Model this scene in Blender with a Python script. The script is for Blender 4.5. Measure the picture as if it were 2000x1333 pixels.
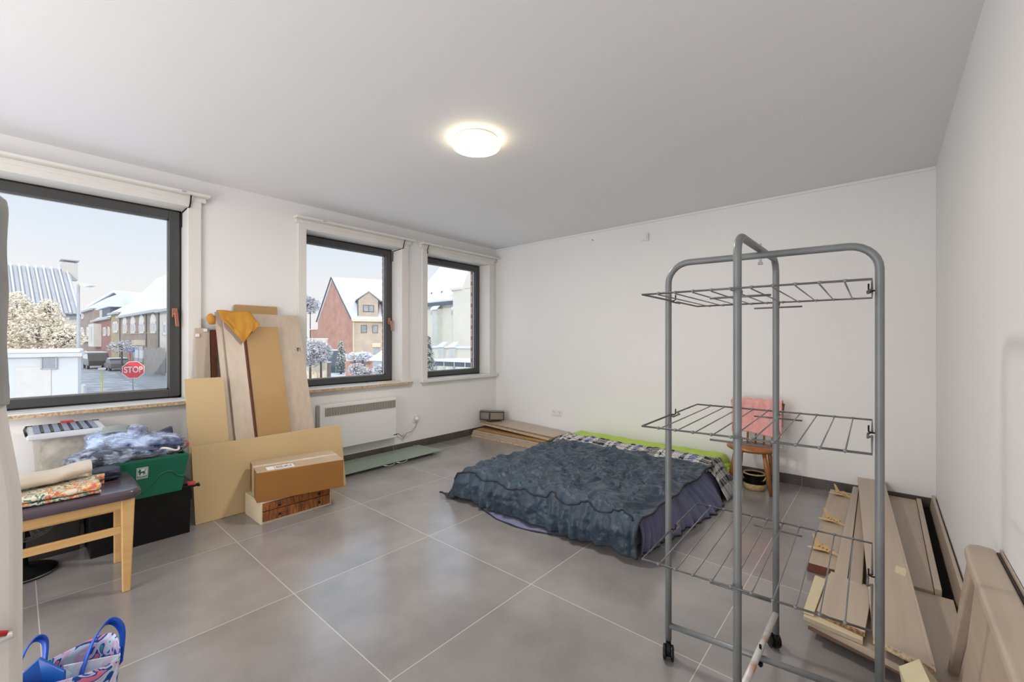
import bpy, bmesh, math, random
from mathutils import Vector, Matrix, Euler, noise
random.seed(7)
for o in list(bpy.data.objects): bpy.data.objects.remove(o)
COL = bpy.context.scene.collection
SC = bpy.context.scene
PI = math.pi
# room axes: X runs along the window wall to the back wall, Y runs to the window wall, Z up, camera above (0,0)
CAMH = 1.2
CA, SA = .756, .655          # horizontal heading of the camera
FPX = 840.0                  # focal length at a picture width of 2000
# ---------------------------------------------------------------- camera
cam = bpy.data.cameras.new('camera'); co = bpy.data.objects.new('camera', cam); COL.objects.link(co)
cam.sensor_width = 36; cam.lens = 36*FPX/2000; cam.clip_start = .02; cam.clip_end = 600
co.location = (0, 0, CAMH); co.rotation_euler = (PI/2, 0, math.atan2(SA, CA)-PI/2)
SC.camera = co
# ---------------------------------------------------------------- view, world, sun, area lights
SC.view_settings.view_transform = 'Standard'; SC.view_settings.look = 'None'
SC.view_settings.exposure = 0.0; SC.view_settings.gamma = 1.0; SC.view_settings.use_curve_mapping = False
W = bpy.data.worlds.new('sky'); SC.world = W; W.use_nodes = True
nt = W.node_tree; nt.nodes.clear()
tc = nt.nodes.new('ShaderNodeTexCoord'); sx = nt.nodes.new('ShaderNodeSeparateXYZ'); rp = nt.nodes.new('ShaderNodeValToRGB')
bgn = nt.nodes.new('ShaderNodeBackground'); wo = nt.nodes.new('ShaderNodeOutputWorld')
nt.links.new(tc.outputs['Generated'], sx.inputs[0]); nt.links.new(sx.outputs['Z'], rp.inputs[0])
mrs = nt.nodes.new('ShaderNodeMapRange'); mrs.interpolation_type = 'SMOOTHSTEP'
mrs.inputs['From Min'].default_value = .34; mrs.inputs['From Max'].default_value = .6; mrs.inputs['To Min'].default_value = 1; mrs.inputs['To Max'].default_value = 1.7
vs_ = nt.nodes.new('ShaderNodeVectorMath'); vs_.operation = 'SCALE'
nt.links.new(sx.outputs['Z'], mrs.inputs[0]); nt.links.new(rp.outputs[0], vs_.inputs[0]); nt.links.new(mrs.outputs[0], vs_.inputs['Scale']); nt.links.new(vs_.outputs[0], bgn.inputs[0]); nt.links.new(bgn.outputs[0], wo.inputs[0])
rp.color_ramp.elements[0].position = 0.0; rp.color_ramp.elements[0].color = (.93, .89, .86, 1)
rp.color_ramp.elements[1].position = 1.0; rp.color_ramp.elements[1].color = (1, 1, 1, 1)
e = rp.color_ramp.elements.new(.12); e.color = (.86, .88, .91, 1)
e = rp.color_ramp.elements.new(.33); e.color = (.56, .74, .92, 1)
e = rp.color_ramp.elements.new(.42); e.color = (.62, .80, .98, 1)
bgn.inputs[1].default_value = 1.05
sun = bpy.data.lights.new('sun', 'SUN'); sun.energy = 2.0; sun.angle = .01; sun.color = (1, .86, .68)
so = bpy.data.objects.new('sun', sun); COL.objects.link(so)
so.rotation_euler = Vector((.62, .74, -.30)).to_track_quat('-Z', 'Y').to_euler()
def area(name, loc, d, sx_, sy_, p, col=(1, 1, 1)):
    l = bpy.data.lights.new(name, 'AREA'); l.shape = 'RECTANGLE'; l.size = sx_; l.size_y = sy_; l.energy = p; l.color = col
    o = bpy.data.objects.new(name, l); COL.objects.link(o); o.location = loc
    o.rotation_euler = Vector(d).to_track_quat('-Z', 'Z').to_euler(); return o
area('rear_fill', (-2.2, 1.9, 1.35), (1, 0, 0), 3.6, 2.0, 118, (1, .975, .97))  # added fill lamp behind the camera, no real source there
area('rear_uplight_fill', (-1.3, 1.9, .12), (.35, .0, 1), 2.2, 3.4, 48, (1, .975, .98))  # added up-facing lamp that brightens the ceiling in place of floor bounce

# ---------------------------------------------------------------- materials
def newmat(name):
    m = bpy.data.materials.new(name); m.use_nodes = True
    return m, m.node_tree, m.node_tree.nodes['Principled BSDF']
def N(nt, t, **k):
    n = nt.nodes.new(t)
    for a, b in k.items(): setattr(n, a, b)
    return n
def mat(name, c1, c2=None, rough=.5, metal=0, scale=4, detail=4, stretch=(1, 1, 1), bump=0, bscale=40, spec=.5, contrast=(.3, .7), coord='Object', sheen=0, trans=0, alpha=1, coat=0, emis=None, es=0):
    m, nt, b = newmat(name)
    b.inputs['Roughness'].default_value = rough; b.inputs['Metallic'].default_value = metal
    b.inputs['Specular IOR Level'].default_value = spec
    b.inputs['Sheen Weight'].default_value = sheen; b.inputs['Transmission Weight'].default_value = trans
    b.inputs['Alpha'].default_value = alpha; b.inputs['Coat Weight'].default_value = coat
    b.inputs['Base Color'].default_value = (*c1, 1)
    if emis: b.inputs['Emission Color'].default_value = (*emis, 1); b.inputs['Emission Strength'].default_value = es
    t = N(nt, 'ShaderNodeTexCoord'); mp = N(nt, 'ShaderNodeMapping'); mp.inputs['Scale'].default_value = stretch
    nt.links.new(t.outputs[coord], mp.inputs[0])
    if c2 is None: c2 = tuple(min(1, x*.93) for x in c1)
    n = N(nt, 'ShaderNodeTexNoise'); n.inputs['Scale'].default_value = scale; n.inputs['Detail'].default_value = detail
    nt.links.new(mp.outputs[0], n.inputs['Vector'])
    r = N(nt, 'ShaderNodeValToRGB'); r.color_ramp.elements[0].position, r.color_ramp.elements[1].position = contrast
    r.color_ramp.elements[0].color = (*c1, 1); r.color_ramp.elements[1].color = (*c2, 1)
    nt.links.new(n.outputs['Fac'], r.inputs[0]); nt.links.new(r.outputs[0], b.inputs['Base Color'])
    if bump:
        n2 = N(nt, 'ShaderNodeTexNoise'); n2.inputs['Scale'].default_value = bscale; n2.inputs['Detail'].default_value = 3
        nt.links.new(mp.outputs[0], n2.inputs['Vector'])
        bp = N(nt, 'ShaderNodeBump'); bp.inputs['Strength'].default_value = bump; bp.inputs['Distance'].default_value = .01
        nt.links.new(n2.outputs['Fac'], bp.inputs['Height']); nt.links.new(bp.outputs[0], b.inputs['Normal'])
    return m
def brick(name, a, b_, mortar, sc=1, w=.22, h=.075, ms=.012):
    m, nt, b = newmat(name); b.inputs['Roughness'].default_value = .85
    t = N(nt, 'ShaderNodeTexCoord'); br = N(nt, 'ShaderNodeTexBrick')
    # bricks run on vertical faces: use x+y against z
    s = N(nt, 'ShaderNodeSeparateXYZ'); ad = N(nt, 'ShaderNodeMath'); ad.operation = 'ADD'; c = N(nt, 'ShaderNodeCombineXYZ')
    nt.links.new(t.outputs['Object'], s.inputs[0]); nt.links.new(s.outputs[0], ad.inputs[0]); nt.links.new(s.outputs[1], ad.inputs[1])
    nt.links.new(ad.outputs[0], c.inputs[0]); nt.links.new(s.outputs[2], c.inputs[1]); nt.links.new(c.outputs[0], br.inputs['Vector'])
    br.inputs['Color1'].default_value = (*a, 1); br.inputs['Color2'].default_value = (*b_, 1); br.inputs['Mortar'].default_value = (*mortar, 1)
    br.inputs['Scale'].default_value = sc; br.inputs['Brick Width'].default_value = w; br.inputs['Row Height'].default_value = h; br.inputs['Mortar Size'].default_value = ms
    n = N(nt, 'ShaderNodeTexNoise'); n.inputs['Scale'].default_value = .9; n.inputs['Detail'].default_value = 6
    nt.links.new(t.outputs['Object'], n.inputs['Vector'])
    mx = N(nt, 'ShaderNodeMix', data_type='RGBA'); mx.blend_type = 'OVERLAY'; mx.inputs[0].default_value = .35
    nt.links.new(br.outputs[0], mx.inputs[6]); nt.links.new(n.outputs['Fac'], mx.inputs[7]); nt.links.new(mx.outputs[2], b.inputs['Base Color'])
    return m
def laminate(name, c, d=None, rough=.38, along='x'):
    d = d or tuple(x*.86 for x in c)
    st = {'x': (.7, 14, 14), 'y': (14, .7, 14), 'z': (14, 14, .7)}[along]
    return mat(name, c, d, rough=rough, scale=2.2, detail=5, stretch=st, contrast=(.35, .68), bump=.02, bscale=30)

M_wall = mat('wall_paint', (.80, .795, .785), (.77, .765, .755), rough=.65, scale=1.3, bump=.03, bscale=60)
M_ceil = mat('ceiling_paint', (.79, .79, .80), (.77, .77, .78), rough=.7, scale=.8)
M_trimw = mat('casing_paint', (.73, .705, .665), (.70, .675, .635), rough=.45, scale=3)
M_dark = mat('anthracite_frame', (.060, .062, .062), (.05, .051, .052), rough=.35)
M_gasket = mat('black_gasket', (.008, .008, .009), rough=.6)
M_chip = mat('chipboard_edge', (.42, .26, .12), (.16, .085, .035), rough=.8, scale=95, detail=2, contrast=(.35, .62), bump=.5, bscale=90)
M_chipl = mat('pale_chipboard_edge', (.62, .47, .30), (.30, .19, .10), rough=.8, scale=90, detail=2, contrast=(.4, .7), bump=.3, bscale=90)
M_lam = laminate('taupe_laminate', (.50, .405, .315), (.44, .35, .27))
M_lamy = laminate('taupe_laminate_upright', (.52, .425, .33), (.46, .37, .285), along='z')
M_lamp = laminate('pinkish_laminate', (.47, .37, .285), (.41, .32, .245))
M_beige = mat('yellow_beige_panel', (.56, .41, .215), (.50, .355, .18), rough=.5, scale=1.5, detail=3)
M_brownp = mat('brown_hardboard', (.43, .26, .095), (.33, .185, .06), rough=.5, scale=1.6, detail=3)
M_card = mat('cardboard', (.27, .115, .02), (.23, .098, .017), rough=.6, scale=3)
M_cardtop = mat('cardboard_top', (.45, .33, .22), (.40, .29, .19), rough=.5, scale=6)
M_brownedge = mat('brown_laminate_edge', (.20, .115, .065), (.15, .085, .05), rough=.5, scale=9)
M_redply = mat('dark_red_veneer_edge', (.16, .045, .022), (.10, .03, .015), rough=.6, scale=20)
M_cream = mat('cream_wood', (.66, .56, .38), (.60, .50, .33), rough=.5, scale=5)
M_beech = laminate('beech_wood', (.60, .37, .15), (.53, .31, .12), rough=.4, along='x')
M_pine = laminate('light_ply', (.62, .45, .24), (.48, .32, .15), along='y')
M_chair = laminate('honey_brown_wood', (.33, .13, .035), (.24, .085, .022), rough=.25, along='z')
M_white = mat('white_plastic', (.78, .78, .77), rough=.3)
M_heater = mat('heater_enamel', (.76, .76, .745), (.74, .74, .725), rough=.35, scale=1)
M_steel = mat('brushed_steel', (.45, .45, .46), rough=.3, metal=1, scale=20)
M_black = mat('black_plastic', (.005, .005, .0055), (.004, .004, .0045), rough=.35, scale=6, spec=.25)
M_green = mat('green_plastic', (.0, .125, .068), (.0, .11, .058), rough=.35, scale=3)
M_red = mat('red_plastic', (.55, .03, .035), rough=.35)
M_rack = mat('grey_powder_coat', (.185, .195, .20), (.15, .16, .165), rough=.38, metal=.1, scale=8)
M_wire = mat('dark_wire', (.07, .07, .07), (.16, .16, .16), rough=.45, metal=.2, scale=12)
M_rust = mat('chipped_white_rusty_tube', (.60, .60, .58), (.42, .14, .02), rough=.45, metal=.15, scale=9, detail=5, contrast=(.50, .66))
M_copper = mat('copper_handle', (.50, .22, .14), rough=.25, metal=.8)
M_pink = mat('pink_fleece', (.80, .40, .38), (.72, .33, .31), rough=.9, scale=25, bump=.2, bscale=120, sheen=.4)
M_lime = mat('lime_fabric', (.50, .66, .12), (.42, .58, .09), rough=.85, scale=10, bump=.15, bscale=90)
M_sheet = mat('lilac_grey_sheet', (.145, .155, .27), (.12, .13, .235), rough=.8, scale=8, sheen=.2)
M_off = mat('offwhite_fabric', (.70, .665, .62), (.66, .625, .58), rough=.8, scale=4, bump=.05, bscale=90)
M_grey = mat('grey_fabric', (.36, .355, .34), (.26, .26, .26), rough=.85, scale=7)
M_seat = mat('plum_vinyl_seat', (.085, .062, .082), (.065, .047, .06), rough=.24, scale=8, bump=.05)
M_navy = mat('navy_fabric', (.03, .035, .07), (.018, .022, .045), rough=.5, scale=9)
M_towel = mat('cream_towel', (.74, .67, .58), (.68, .60, .50), rough=.85, scale=12, bump=.15, bscale=110)
M_tape = mat('masking_tape', (.70, .62, .40), rough=.6)
M_paper = mat('paper_label', (.80, .80, .79), (.74, .74, .74), rough=.5, scale=40)
M_ink = mat('ink', (.03, .03, .03), rough=.6)
M_straw = mat('straw', (.52, .38, .19), (.36, .25, .11), rough=.8, scale=60, bump=.4, bscale=90)
M_bluep = mat('blue_nylon', (.0, .075, .36), (.0, .055, .28), rough=.35, scale=4)
M_blued = mat('deep_blue_strap', (.0, .075, .52), rough=.4)
M_yellow = mat('mustard_cloth', (.56, .27, .035), (.46, .205, .022), rough=.85, scale=9, bump=.15, bscale=120)
M_greym = mat('grey_metal_sheet', (.30, .27, .23), (.25, .225, .19), rough=.4, metal=.3, scale=5)
M_base = mat('baseboard_tile', (.105, .088, .078), (.06, .05, .045), rough=.5, scale=7, detail=5)
M_grout = mat('grout', (.42, .40, .37), rough=.8)
M_cont = mat('bag_contents', (.62, .55, .46), (.30, .25, .19), rough=.8, scale=14, detail=6)
M_lampw = mat('lamp_glow', (1, .95, .85), rough=.4, emis=(1, .84, .55), es=8)

def glassmat(name, tint=(1, 1, 1), refl=.06, rough=0.0, body=None, bf=0):
    m = bpy.data.materials.new(name); m.use_nodes = True; nt = m.node_tree; nt.nodes.clear()
    o = N(nt, 'ShaderNodeOutputMaterial'); t = N(nt, 'ShaderNodeBsdfTransparent'); g = N(nt, 'ShaderNodeBsdfGlossy'); mx = N(nt, 'ShaderNodeMixShader')
    lw = N(nt, 'ShaderNodeLayerWeight'); lw.inputs[0].default_value = .5
    pw = N(nt, 'ShaderNodeMath', operation='POWER'); nt.links.new(lw.outputs['Facing'], pw.inputs[0]); pw.inputs[1].default_value = 4
    fr = N(nt, 'ShaderNodeMath', operation='MULTIPLY_ADD'); nt.links.new(pw.outputs[0], fr.inputs[0]); fr.inputs[1].default_value = .8; fr.inputs[2].default_value = .03
    t.inputs[0].default_value = (*tint, 1); g.inputs['Roughness'].default_value = rough
    nt.links.new(fr.outputs[0], mx.inputs[0]); nt.links.new(t.outputs[0], mx.inputs[1]); nt.links.new(g.outputs[0], mx.inputs[2])
    out = mx
    if body:
        d = N(nt, 'ShaderNodeBsdfDiffuse'); d.inputs[0].default_value = (*body, 1); m2 = N(nt, 'ShaderNodeMixShader'); m2.inputs[0].default_value = bf
        nt.links.new(mx.outputs[0], m2.inputs[1]); nt.links.new(d.outputs[0], m2.inputs[2]); out = m2
    nt.links.new(out.outputs[0], o.inputs[0]); return m
M_glass = glassmat('window_glass')
M_clear = glassmat('frosted_clear_plastic', (.95, .95, .95), rough=.25, body=(.74, .70, .62), bf=.20)
M_lidp = glassmat('translucent_lid_rim', (.95, .96, .98), rough=.2, body=(.70, .72, .77), bf=.8)
M_smoke = glassmat('smoky_plastic', (.35, .34, .33), rough=.15, body=(.06, .055, .05), bf=.7)
M_foil = glassmat('clear_plastic_wrap', (.95, .97, 1), rough=.18, body=(.7, .78, .92), bf=.08)
M_gl2 = glassmat('green_tinted_glass', (.62, .72, .66), rough=.05, body=(.36, .42, .36), bf=.62)

def floor_material():
    m, nt, b = newmat('grey_porcelain_tiles')
    g = N(nt, 'ShaderNodeNewGeometry'); s = N(nt, 'ShaderNodeSeparateXYZ'); nt.links.new(g.outputs['Position'], s.inputs[0])
    def line(out, off):
        a = N(nt, 'ShaderNodeMath', operation='SUBTRACT'); nt.links.new(out, a.inputs[0]); a.inputs[1].default_value = off
        d = N(nt, 'ShaderNodeMath', operation='DIVIDE'); nt.links.new(a.outputs[0], d.inputs[0]); d.inputs[1].default_value = .8
        r = N(nt, 'ShaderNodeMath', operation='ROUND'); nt.links.new(d.outputs[0], r.inputs[0])
        q = N(nt, 'ShaderNodeMath', operation='SUBTRACT'); nt.links.new(d.outputs[0], q.inputs[0]); nt.links.new(r.outputs[0], q.inputs[1])
        ab = N(nt, 'ShaderNodeMath', operation='ABSOLUTE'); nt.links.new(q.outputs[0], ab.inputs[0])
        lt = N(nt, 'ShaderNodeMath', operation='LESS_THAN'); nt.links.new(ab.outputs[0], lt.inputs[0]); lt.inputs[1].default_value = .0023
        f = N(nt, 'ShaderNodeMath', operation='FLOOR'); nt.links.new(d.outputs[0], f.inputs[0]); return lt, f
    lx, fx = line(s.outputs['X'], .865); ly, fy = line(s.outputs['Y'], 2.118)
    mx = N(nt, 'ShaderNodeMath', operation='MAXIMUM'); nt.links.new(lx.outputs[0], mx.inputs[0]); nt.links.new(ly.outputs[0], mx.inputs[1])
    # per tile offset of the cloudy pattern
    cb = N(nt, 'ShaderNodeCombineXYZ'); nt.links.new(fx.outputs[0], cb.inputs[0]); nt.links.new(fy.outputs[0], cb.inputs[1])
    vm = N(nt, 'ShaderNodeVectorMath', operation='SCALE'); nt.links.new(cb.outputs[0], vm.inputs[0]); vm.inputs['Scale'].default_value = 7.3
    va = N(nt, 'ShaderNodeVectorMath', operation='ADD'); nt.links.new(g.outputs['Position'], va.inputs[0]); nt.links.new(vm.outputs[0], va.inputs[1])
    n1 = N(nt, 'ShaderNodeTexNoise'); n1.inputs['Scale'].default_value = 2.6; n1.inputs['Detail'].default_value = 4; n1.inputs['Roughness'].default_value = .55; n1.inputs['Distortion'].default_value = .0
    nt.links.new(va.outputs[0], n1.inputs['Vector'])
    r = N(nt, 'ShaderNodeValToRGB'); r.color_ramp.elements[0].position = .1; r.color_ramp.elements[1].position = .9
    r.color_ramp.elements[0].color = (.150, .142, .143, 1); r.color_ramp.elements[1].color = (.335, .312, .302, 1)
    nt.links.new(n1.outputs['Fac'], r.inputs[0])
    mc = N(nt, 'ShaderNodeMix', data_type='RGBA'); nt.links.new(mx.outputs[0], mc.inputs[0]); nt.links.new(r.outputs[0], mc.inputs[6]); mc.inputs[7].default_value = (.50, .46, .41, 1)
    nt.links.new(mc.outputs[2], b.inputs['Base Color'])
    b.inputs['Roughness'].default_value = .2
    b.inputs['Specular IOR Level'].default_value = 1.0
    return m
M_floor = floor_material()
def plaid_material(name, base, bands, scale):
    m, nt, b = newmat(name); b.inputs['Roughness'].default_value = .9
    uv = N(nt, 'ShaderNodeTexCoord'); s = N(nt, 'ShaderNodeSeparateXYZ'); nt.links.new(uv.outputs['UV'], s.inputs[0])
    def bandramp(out):
        mu = N(nt, 'ShaderNodeMath', operation='MULTIPLY'); nt.links.new(out, mu.inputs[0]); mu.inputs[1].default_value = scale
        f = N(nt, 'ShaderNodeMath', operation='FRACT'); nt.links.new(mu.outputs[0], f.inputs[0])
        r = N(nt, 'ShaderNodeValToRGB'); r.color_ramp.interpolation = 'CONSTANT'
        el = r.color_ramp.elements; el[0].position = bands[0][0]; el[0].color = (*bands[0][1], 1); el[1].position = bands[1][0]; el[1].color = (*bands[1][1], 1)
        for p, c in bands[2:]: q = el.new(p); q.color = (*c, 1)
        nt.links.new(f.outputs[0], r.inputs[0]); return r
    a, c = bandramp(s.outputs[0]), bandramp(s.outputs[1])
    # fine houndstooth check decides which yarn lies on top
    ck = N(nt, 'ShaderNodeTexChecker'); ck.inputs['Scale'].default_value = 150; nt.links.new(uv.outputs['UV'], ck.inputs['Vector'])
    mx = N(nt, 'ShaderNodeMix', data_type='RGBA'); nt.links.new(ck.outputs['Fac'], mx.inputs[0]); nt.links.new(a.outputs[0], mx.inputs[6]); nt.links.new(c.outputs[0], mx.inputs[7])
    nt.links.new(mx.outputs[2], b.inputs['Base Color']); return m
wht, blk, blu = (.62, .60, .56), (.02, .02, .03), (.06, .11, .38)
M_plaid = plaid_material('black_white_blue_plaid', wht, [(0, wht), (.12, blk), (.2, wht), (.27, blk), (.30, wht), (.36, blk), (.62, wht), (.70, blu), (.80, wht), (.86, blk), (.94, wht)], 3.6)
def patch_material(name, cols, scale, rough=.7, dist=1.5):
    m, nt, b = newmat(name); b.inputs['Roughness'].default_value = rough
    t = N(nt, 'ShaderNodeTexCoord'); n = N(nt, 'ShaderNodeTexNoise'); n.inputs['Scale'].default_value = scale; n.inputs['Detail'].default_value = 1.5; n.inputs['Distortion'].default_value = dist
    nt.links.new(t.outputs['Object'], n.inputs['Vector']); r = N(nt, 'ShaderNodeValToRGB'); r.color_ramp.interpolation = 'CONSTANT'; el = r.color_ramp.elements
    k = len(cols); el[0].position = 0; el[0].color = (*cols[0], 1); el[1].position = .36; el[1].color = (*cols[1], 1)
    for i in range(2, k): q = el.new(.36+.30*(i-1)/(k-1)); q.color = (*cols[i], 1)
    nt.links.new(n.outputs['Fac'], r.inputs[0]); nt.links.new(r.outputs[0], b.inputs['Base Color']); return m
M_floral = patch_material('tropical_print', [(.03, .16, .18), (.70, .60, .45), (.72, .64, .50), (.70, .62, .48), (.08, .24, .12), (.66, .55, .40), (.62, .12, .10), (.70, .36, .06), (.68, .60, .46)], 18)
M_leafbag = patch_material('blue_leaf_print', [(.0, .05, .30), (.03, .40, .36), (.0, .07, .40), (.62, .42, .60), (.50, .62, .75), (.0, .06, .34), (.75, .20, .35)], 13)
M_leafpale = patch_material('pale_leaf_lining', [(.50, .62, .75), (.66, .64, .80), (.70, .56, .72), (.58, .74, .80), (.62, .66, .82)], 12)
def duvet_material():
    m, nt, b = newmat('petrol_blue_duvet_fabric'); b.inputs['Roughness'].default_value = .5; b.inputs['Sheen Weight'].default_value = .12; b.inputs['Specular IOR Level'].default_value = .5
    t = N(nt, 'ShaderNodeTexCoord')
    n = N(nt, 'ShaderNodeTexNoise'); n.inputs['Scale'].default_value = 7; n.inputs['Detail'].default_value = 5; nt.links.new(t.outputs['Object'], n.inputs['Vector'])
    r = N(nt, 'ShaderNodeValToRGB'); r.color_ramp.elements[0].position = .3; r.color_ramp.elements[1].position = .7
    r.color_ramp.elements[0].color = (.010, .026, .048, 1); r.color_ramp.elements[1].color = (.026, .053, .085, 1)
    nt.links.new(n.outputs['Fac'], r.inputs[0])
    # blurred darker patches woven into the cloth in a check
    n2 = N(nt, 'ShaderNodeTexBrick'); n2.inputs['Scale'].default_value = 9; n2.inputs['Color1'].default_value = (.78, .78, .78, 1); n2.inputs['Color2'].default_value = (1, 1, 1, 1); n2.inputs['Mortar'].default_value = (.92, .92, .92, 1); n2.inputs['Mortar Size'].default_value = .08; n2.inputs['Mortar Smooth'].default_value = 1
    nt.links.new(t.outputs['UV'], n2.inputs['Vector'])
    mx = N(nt, 'ShaderNodeMix', data_type='RGBA'); mx.blend_type = 'MULTIPLY'; mx.inputs[0].default_value = 1
    nt.links.new(r.outputs[0], mx.inputs[6]); nt.links.new(n2.outputs[0], mx.inputs[7]); nt.links.new(mx.outputs[2], b.inputs['Base Color'])
    n3 = N(nt, 'ShaderNodeTexNoise'); n3.inputs['Scale'].default_value = 24; n3.inputs['Detail'].default_value = 4; nt.links.new(t.outputs['Object'], n3.inputs['Vector'])
    bp = N(nt, 'ShaderNodeBump'); bp.inputs['Strength'].default_value = .8; bp.inputs['Distance'].default_value = .014; nt.links.new(n3.outputs['Fac'], bp.inputs['Height']); nt.links.new(bp.outputs[0], b.inputs['Normal'])
    return m
M_duvet = duvet_material()
M_pipe = mat('near_black_piping', (.008, .011, .018), rough=.6)
M_snow = mat('snow', (.74, .78, .84), (.66, .70, .78), rough=.7, scale=.9, bump=.3, bscale=3)
M_snowroof = mat('shade_toned_snowy_roof', (.66, .71, .80), (.55, .60, .70), rough=.7, scale=.7, detail=6, contrast=(.42, .8))  # snow dimmed and blued so the colour carries the roofs' shade
M_road = mat('wet_slushy_asphalt', (.20, .22, .26), (.50, .54, .60), rough=.45, scale=.8, detail=7, contrast=(.45, .72))
M_asph = mat('dark_asphalt', (.17, .19, .23), (.26, .28, .32), rough=.5, scale=.8, detail=6)
M_bred = brick('red_brick', (.44, .21, .17), (.50, .26, .21), (.50, .37, .32))
M_bred_shade = brick('shade_toned_red_brick', (.24, .10, .09), (.28, .13, .11), (.30, .20, .18))  # red brick darkened to put the street row's shade into its colour
M_bbrown = brick('brown_brick', (.235, .185, .16), (.28, .22, .19), (.30, .26, .23))
M_btan = brick('tan_brick', (.50, .42, .34), (.45, .37, .30), (.54, .47, .40))
M_bochre = brick('ochre_brick', (.34, .29, .17), (.30, .26, .15), (.36, .32, .22))
M_bext = brick('outer_leaf_brick', (.33, .12, .10), (.28, .10, .08), (.42, .36, .32))
M_stone = mat('pale_church_stone', (.60, .62, .58), (.68, .66, .58), rough=.85, scale=1.6, detail=7, bump=.5, bscale=4)
M_stoneg = mat('grey_church_stone', (.44, .50, .51), (.56, .58, .55), rough=.85, scale=2, detail=6, bump=.5, bscale=4)
M_slate = mat('blue_grey_cladding', (.10, .13, .17), (.07, .09, .12), rough=.6, scale=5, stretch=(6, 6, .3))
M_render = mat('white_render', (.60, .59, .57), (.54, .53, .51), rough=.8, scale=1)
M_cool = mat('pale_garage_paint', (.60, .63, .67), (.55, .58, .62), rough=.7, scale=.7)
M_wglass = mat('house_window_glass', (.22, .26, .30), (.40, .43, .45), rough=.12, scale=1.2, spec=.8)
M_wwhite = mat('white_window_frame', (.62, .62, .62), rough=.4)
M_gutter = mat('zinc_gutter', (.42, .45, .50), (.36, .38, .42), rough=.5, scale=3)
M_frost = mat('frosted_leaf', (.97, .93, .84), (.66, .56, .42), rough=.8, scale=9)
M_frostb = mat('snowy_twig', (.80, .82, .86), (.25, .26, .32), rough=.8, scale=6)
M_branch = mat('dark_branch', (.07, .06, .07), rough=.9)
M_fir = mat('snowy_evergreen', (.11, .15, .11), (.70, .74, .76), rough=.8, scale=5, contrast=(.42, .6))
M_carbody = mat('dark_car_paint', (.03, .034, .033), rough=.4, coat=.2)
M_cargrey = mat('silver_grey_car_paint', (.09, .10, .12), rough=.4, coat=.2)
M_tyre = mat('tyre', (.012, .012, .012), rough=.8)
M_signred = mat('sign_red', (.68, .045, .06), rough=.4)
M_signblue = mat('sign_blue', (.02, .22, .70), rough=.4)
M_fence = mat('fence_timber', (.34, .34, .34), (.22, .22, .22), rough=.8, scale=4, stretch=(4, 4, .4))
M_creamf = mat('cream_garden_wall', (.74, .66, .50), (.66, .57, .42), rough=.8, scale=2)

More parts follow.
